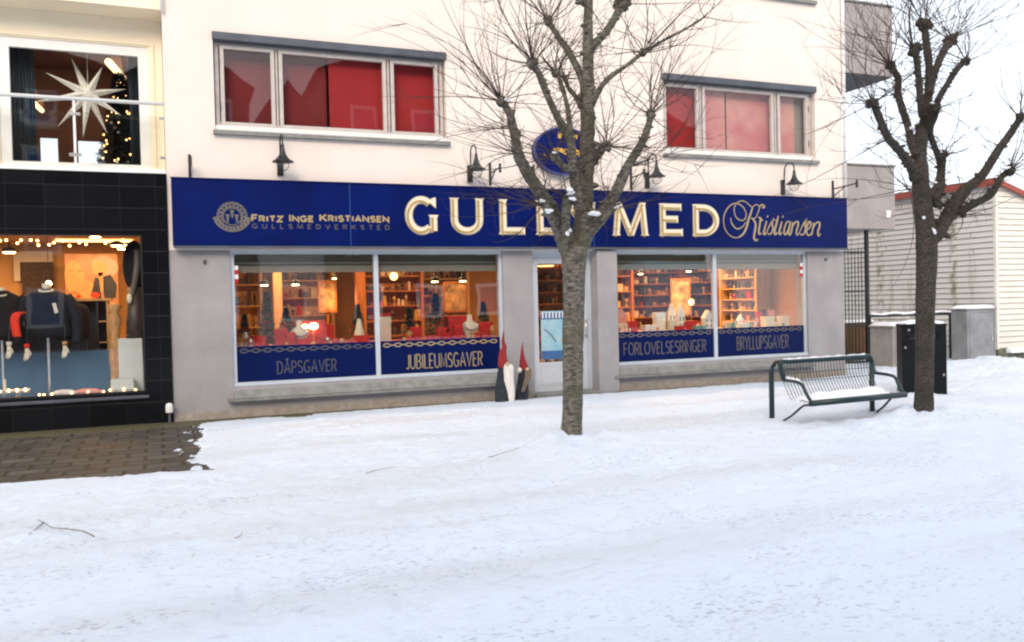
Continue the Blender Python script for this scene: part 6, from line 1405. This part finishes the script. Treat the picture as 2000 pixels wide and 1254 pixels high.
knots1 = [(981,199,11,-.38,-.35,.75,30,1.1),(1040,124,13,-.40,-.25,.9,26,1.0),(1087,143,10,.28,-.2,1,16,.85),(1101,150,6,.34,-.2,1,8,.7),(1072,42,12,.28,-.3,.8,20,1.0),(1214,8,20,.2,.25,.9,28,1.0),(1256,103,9,-.32,.5,.6,16,.9),(1271,222,10,-.44,.25,.9,26,1.05),
          (1185,285,12,-.2,.8,.25,26,1.0),(1133,2,9,-.1,-.4,.8,12,.9),(1107,384,8,-.28,-.4,.2,10,.6),(1061,398,9,-.32,-.75,.0,20,.75),(1010,300,7,-.26,-.9,.25,13,.9),(1198,406,8,-.34,.8,.1,14,.8),(1083,304,10,-.46,-.8,.2,16,.8),(1228,325,6,-.26,.9,.2,12,.9),(1376,33,3,-.5,.7,.6,5,.5),(1153,-110,12,-.06,0,.6,22,1.2),(1003,250,5,-.3,-.8,.1,10,1.0)]
snow1 = [(1107,374,26,14,-.34),(1117,388,14,9,-.34),(1073,414,20,12,-.30),(1058,392,16,7,-.38),(1159,418,28,8,-.22),(1111,456,14,26,-.18),(1083,297,12,7,-.52),(990,194,14,7,-.46),(1205,404,10,5,-.42)]
make_tree(TREE1, TREE1.y, 'pollarded tree with grey mottled trunk standing before the shop door', trunk1, limbs1, knots1, snow1, 'bark_grey', 11, stuffscale=.82)
trunk2 = [(1803,820,23,0),(1804,800,20,0),(1805,759,18.5,0),(1806,700,18.5,0),(1807,600,19,0),(1809,540,20,0),(1810,480,21,0),(1806,430,19,0),(1800,383,18,0),(1797,330,16,0)]
limbs2 = [
 [(1798,345,16,0),(1797,300,14,0),(1800,262,12.5,.02),(1807,228,10,.04),(1813,184,8.5,.05),(1815,134,8,.05),(1809,85,7.5,.04),(1806,55,7,.03)],
 [(1786,350,11,0),(1779,325,9.5,-.08),(1757,295,8.5,-.18),(1734,268,8,-.26),(1718,232,7.5,-.34),(1709,208,7,-.40)],
 [(1790,305,9,0),(1780,280,8.5,.06),(1774,249,7.5,.10),(1760,207,7.5,.16),(1754,180,7,.20),(1754,153,7,.22),(1742,134,7,.26)],
 [(1802,225,9,0),(1798,199,7.5,-.08),(1794,153,6.5,-.14),(1790,115,6.5,-.20),(1787,102,7,-.22)],
 [(1815,185,8,0),(1822,153,7.5,.12),(1836,115,8,.22),(1852,84,8.5,.30)],
 [(1818,225,8,0),(1830,199,6.5,-.12),(1848,168,6,-.22),(1867,138,6,-.32),(1882,121,6,-.38)],
 [(1812,255,10,0),(1822,232,8,-.14),(1828,216,8,-.22)],
 [(1816,262,7,0),(1824,283,6,.06),(1832,305,6.5,.10),(1838,330,8,.12),(1832,364,10,.08),(1818,392,13,.02)],
 [(1822,395,11,.05),(1836,370,9,.14),(1838,330,8.5,.18),(1841,303,9,.20)],
 [(1818,470,17,0),(1838,447,14,-.04),(1856,412,14,-.10),(1884,373,12.5,-.18),(1918,343,9,-.26),(1950,293,8,-.34),(1974,260,7.5,-.40),(1989,236,7,-.46)],
 [(1866,415,9,-.12),(1884,408,8,-.20),(1909,395,7.5,-.30),(1936,379,7,-.40),(1955,347,7,-.48),(1968,337,6.5,-.52)],
]
knots2 = [(1705,202,12,-.40,-.4,.5,26,1.05),(1738,128,11,.28,-.5,.7,26,1.1),(1786,98,14,-.22,-.3,.8,24,1.0),(1805,48,15,.03,-.1,.9,28,1.1),(1856,78,14,.32,.35,.8,26,1.1),(1886,119,9,-.4,.6,.6,16,1.0),(1828,212,11,-.24,.5,.2,12,.7),(1841,300,10,.2,.6,.4,12,.7),
          (1992,230,9,-.46,.5,.8,16,.9),(1973,333,11,-.54,.5,.5,18,.8),(1776,368,6,-.05,-.8,.1,14,1.0),(1752,186,8,.2,-.6,.2,10,.8),(1735,268,5,-.26,-.8,.2,12,1.1),(1880,420,7,-.2,.7,.1,14,1.0),(1834,400,9,-.1,.6,.1,8,.7)]
snow2 = [(1966,329,16,7,-.56),(1836,295,14,7,.14),(1821,201,9,5,-.3),(1780,250,12,8,.0),(1822,357,16,10,-.1),(1805,424,12,8,-.16),(1778,366,8,4,-.1),(1824,450,9,18,-.16)]
make_tree(TREE2, TREE2.y, 'pollarded tree with dark trunk at the right beside the litter bin', trunk2, limbs2, knots2, snow2, 'bark_dark', 23, stuffscale=.80)

# ------------------------------------------------------------------ fallen twigs on the snow
def fallen(pts, r, label):
    b = MB()
    for L in pts:
        q = []
        for a, c in L:
            g = G(a, c, .05); z = float(snow_height(np.array([g.x]), np.array([g.y]))[0]); g = G(a, c, z+.012); q.append(g)
        b.tube(catmull(q, 3), [r*(1-.6*i/(3*(len(q)-1))) for i in range(3*(len(q)-1)+1)], 5)
    tag(b.build('fallen_twig', 'dry_twig'), label, 'twig', 'fallen twigs on the snow')
fallen([[(184,1048),(160,1037),(118,1032),(100,1030),(85,1020),(73,1015)], [(85,1020),(76,1028),(66,1037),(55,1044)]], .0045, 'long bent fallen twig on the snow at the lower left')
fallen([[(955,893),(985,884),(1022,872)]], .0035, 'straight fallen twig on the snow left of the grey trunk')
fallen([[(715,924),(745,916),(775,912)]], .003, 'thin fallen twig on the snow in the middle left')
fallen([[(458,1051),(470,1046),(472,1038)]], .003, 'tiny bent fallen twig on the snow at the lower left centre')

# ------------------------------------------------------------------ across the street (only seen mirrored in the glass)
def opp(x0, x1, h, y, m, label, wx, rm='roof_dark'):
    t = thing('opposite_house', label, 'house', ((x0+x1)/2, y, 0), 'houses across the street mirrored in the glass')
    MB().box(x0, x1, y-6, y, -.1, h).build('wall', m, t)
    cx = (x0+x1)/2; b = MB(); b.poly([(x0-.3, h+.001), (x1+.3, h+.001), (cx, h+2.2)], y-6.2, y+.2); b.build('roof', rm, t)
    for x in wx:
        for z in (1.0, 4.0, 6.8, 9.4):
            if z+1.6 > h: continue
            b = MB(); frame_ring(b, x, x+1.3, z, z+1.6, .16, y+.002, y+.05); w_ = b.build('window', 'white_paint', t); MB().box(x+.16, x+1.14, y+.004, y+.012, z+.16, z+1.44).build('pane', 'poster_deep', w_)
opp(-34, -14, 11.0, -27, 'house_dark', 'dark timber house across the street at the far left', (-32, -28, -24, -20, -17))
opp(-13.9, -1.6, 12.0, -27, 'house_brown', 'brown rendered house across the street', (-12, -8.5, -5))
opp(-1.5, 4.0, 11.5, -27.5, 'house_dark', 'narrow dark house across the street', (-.5, 2.0))
opp(4.2, 7.0, 9.6, -26.4, 'house_white', 'narrow white gabled house across the street', (4.9,))
opp(7.3, 18, 12.5, -27, 'house_dark', 'broad dark house across the street', (8.5, 11.5, 14.5))
opp(18.3, 28, 10.5, -27, 'house_brown', 'brown house across the street at the right', (19.5, 23, 26))
opp(60, 80, 8.0, -27, 'house_dark', 'dark house far down across the street', (62, 68))
t = thing('parked_lorry', 'pale blue box lorry parked across the street, mirrored in the right window', 'lorry', (21.7, -21, 0))
MB().bbox(20.0, 23.4, -22.4, -20.1, .8, 3.3, .12).build('cargo_box', 'van_blue', t); MB().bbox(23.5, 25.2, -22.3, -20.2, .5, 2.5, .15).build('cab', 'van_blue', t)
for x in (20.8, 22.6, 24.4): MB().tube([(x,-20.35,.42), (x,-20.08,.42)], .42, 20).build('wheel', 'black_metal', t)
MB().box(23.9, 24.8, -20.19, -20.18, 1.5, 2.1).build('window', 'goods_b', t)
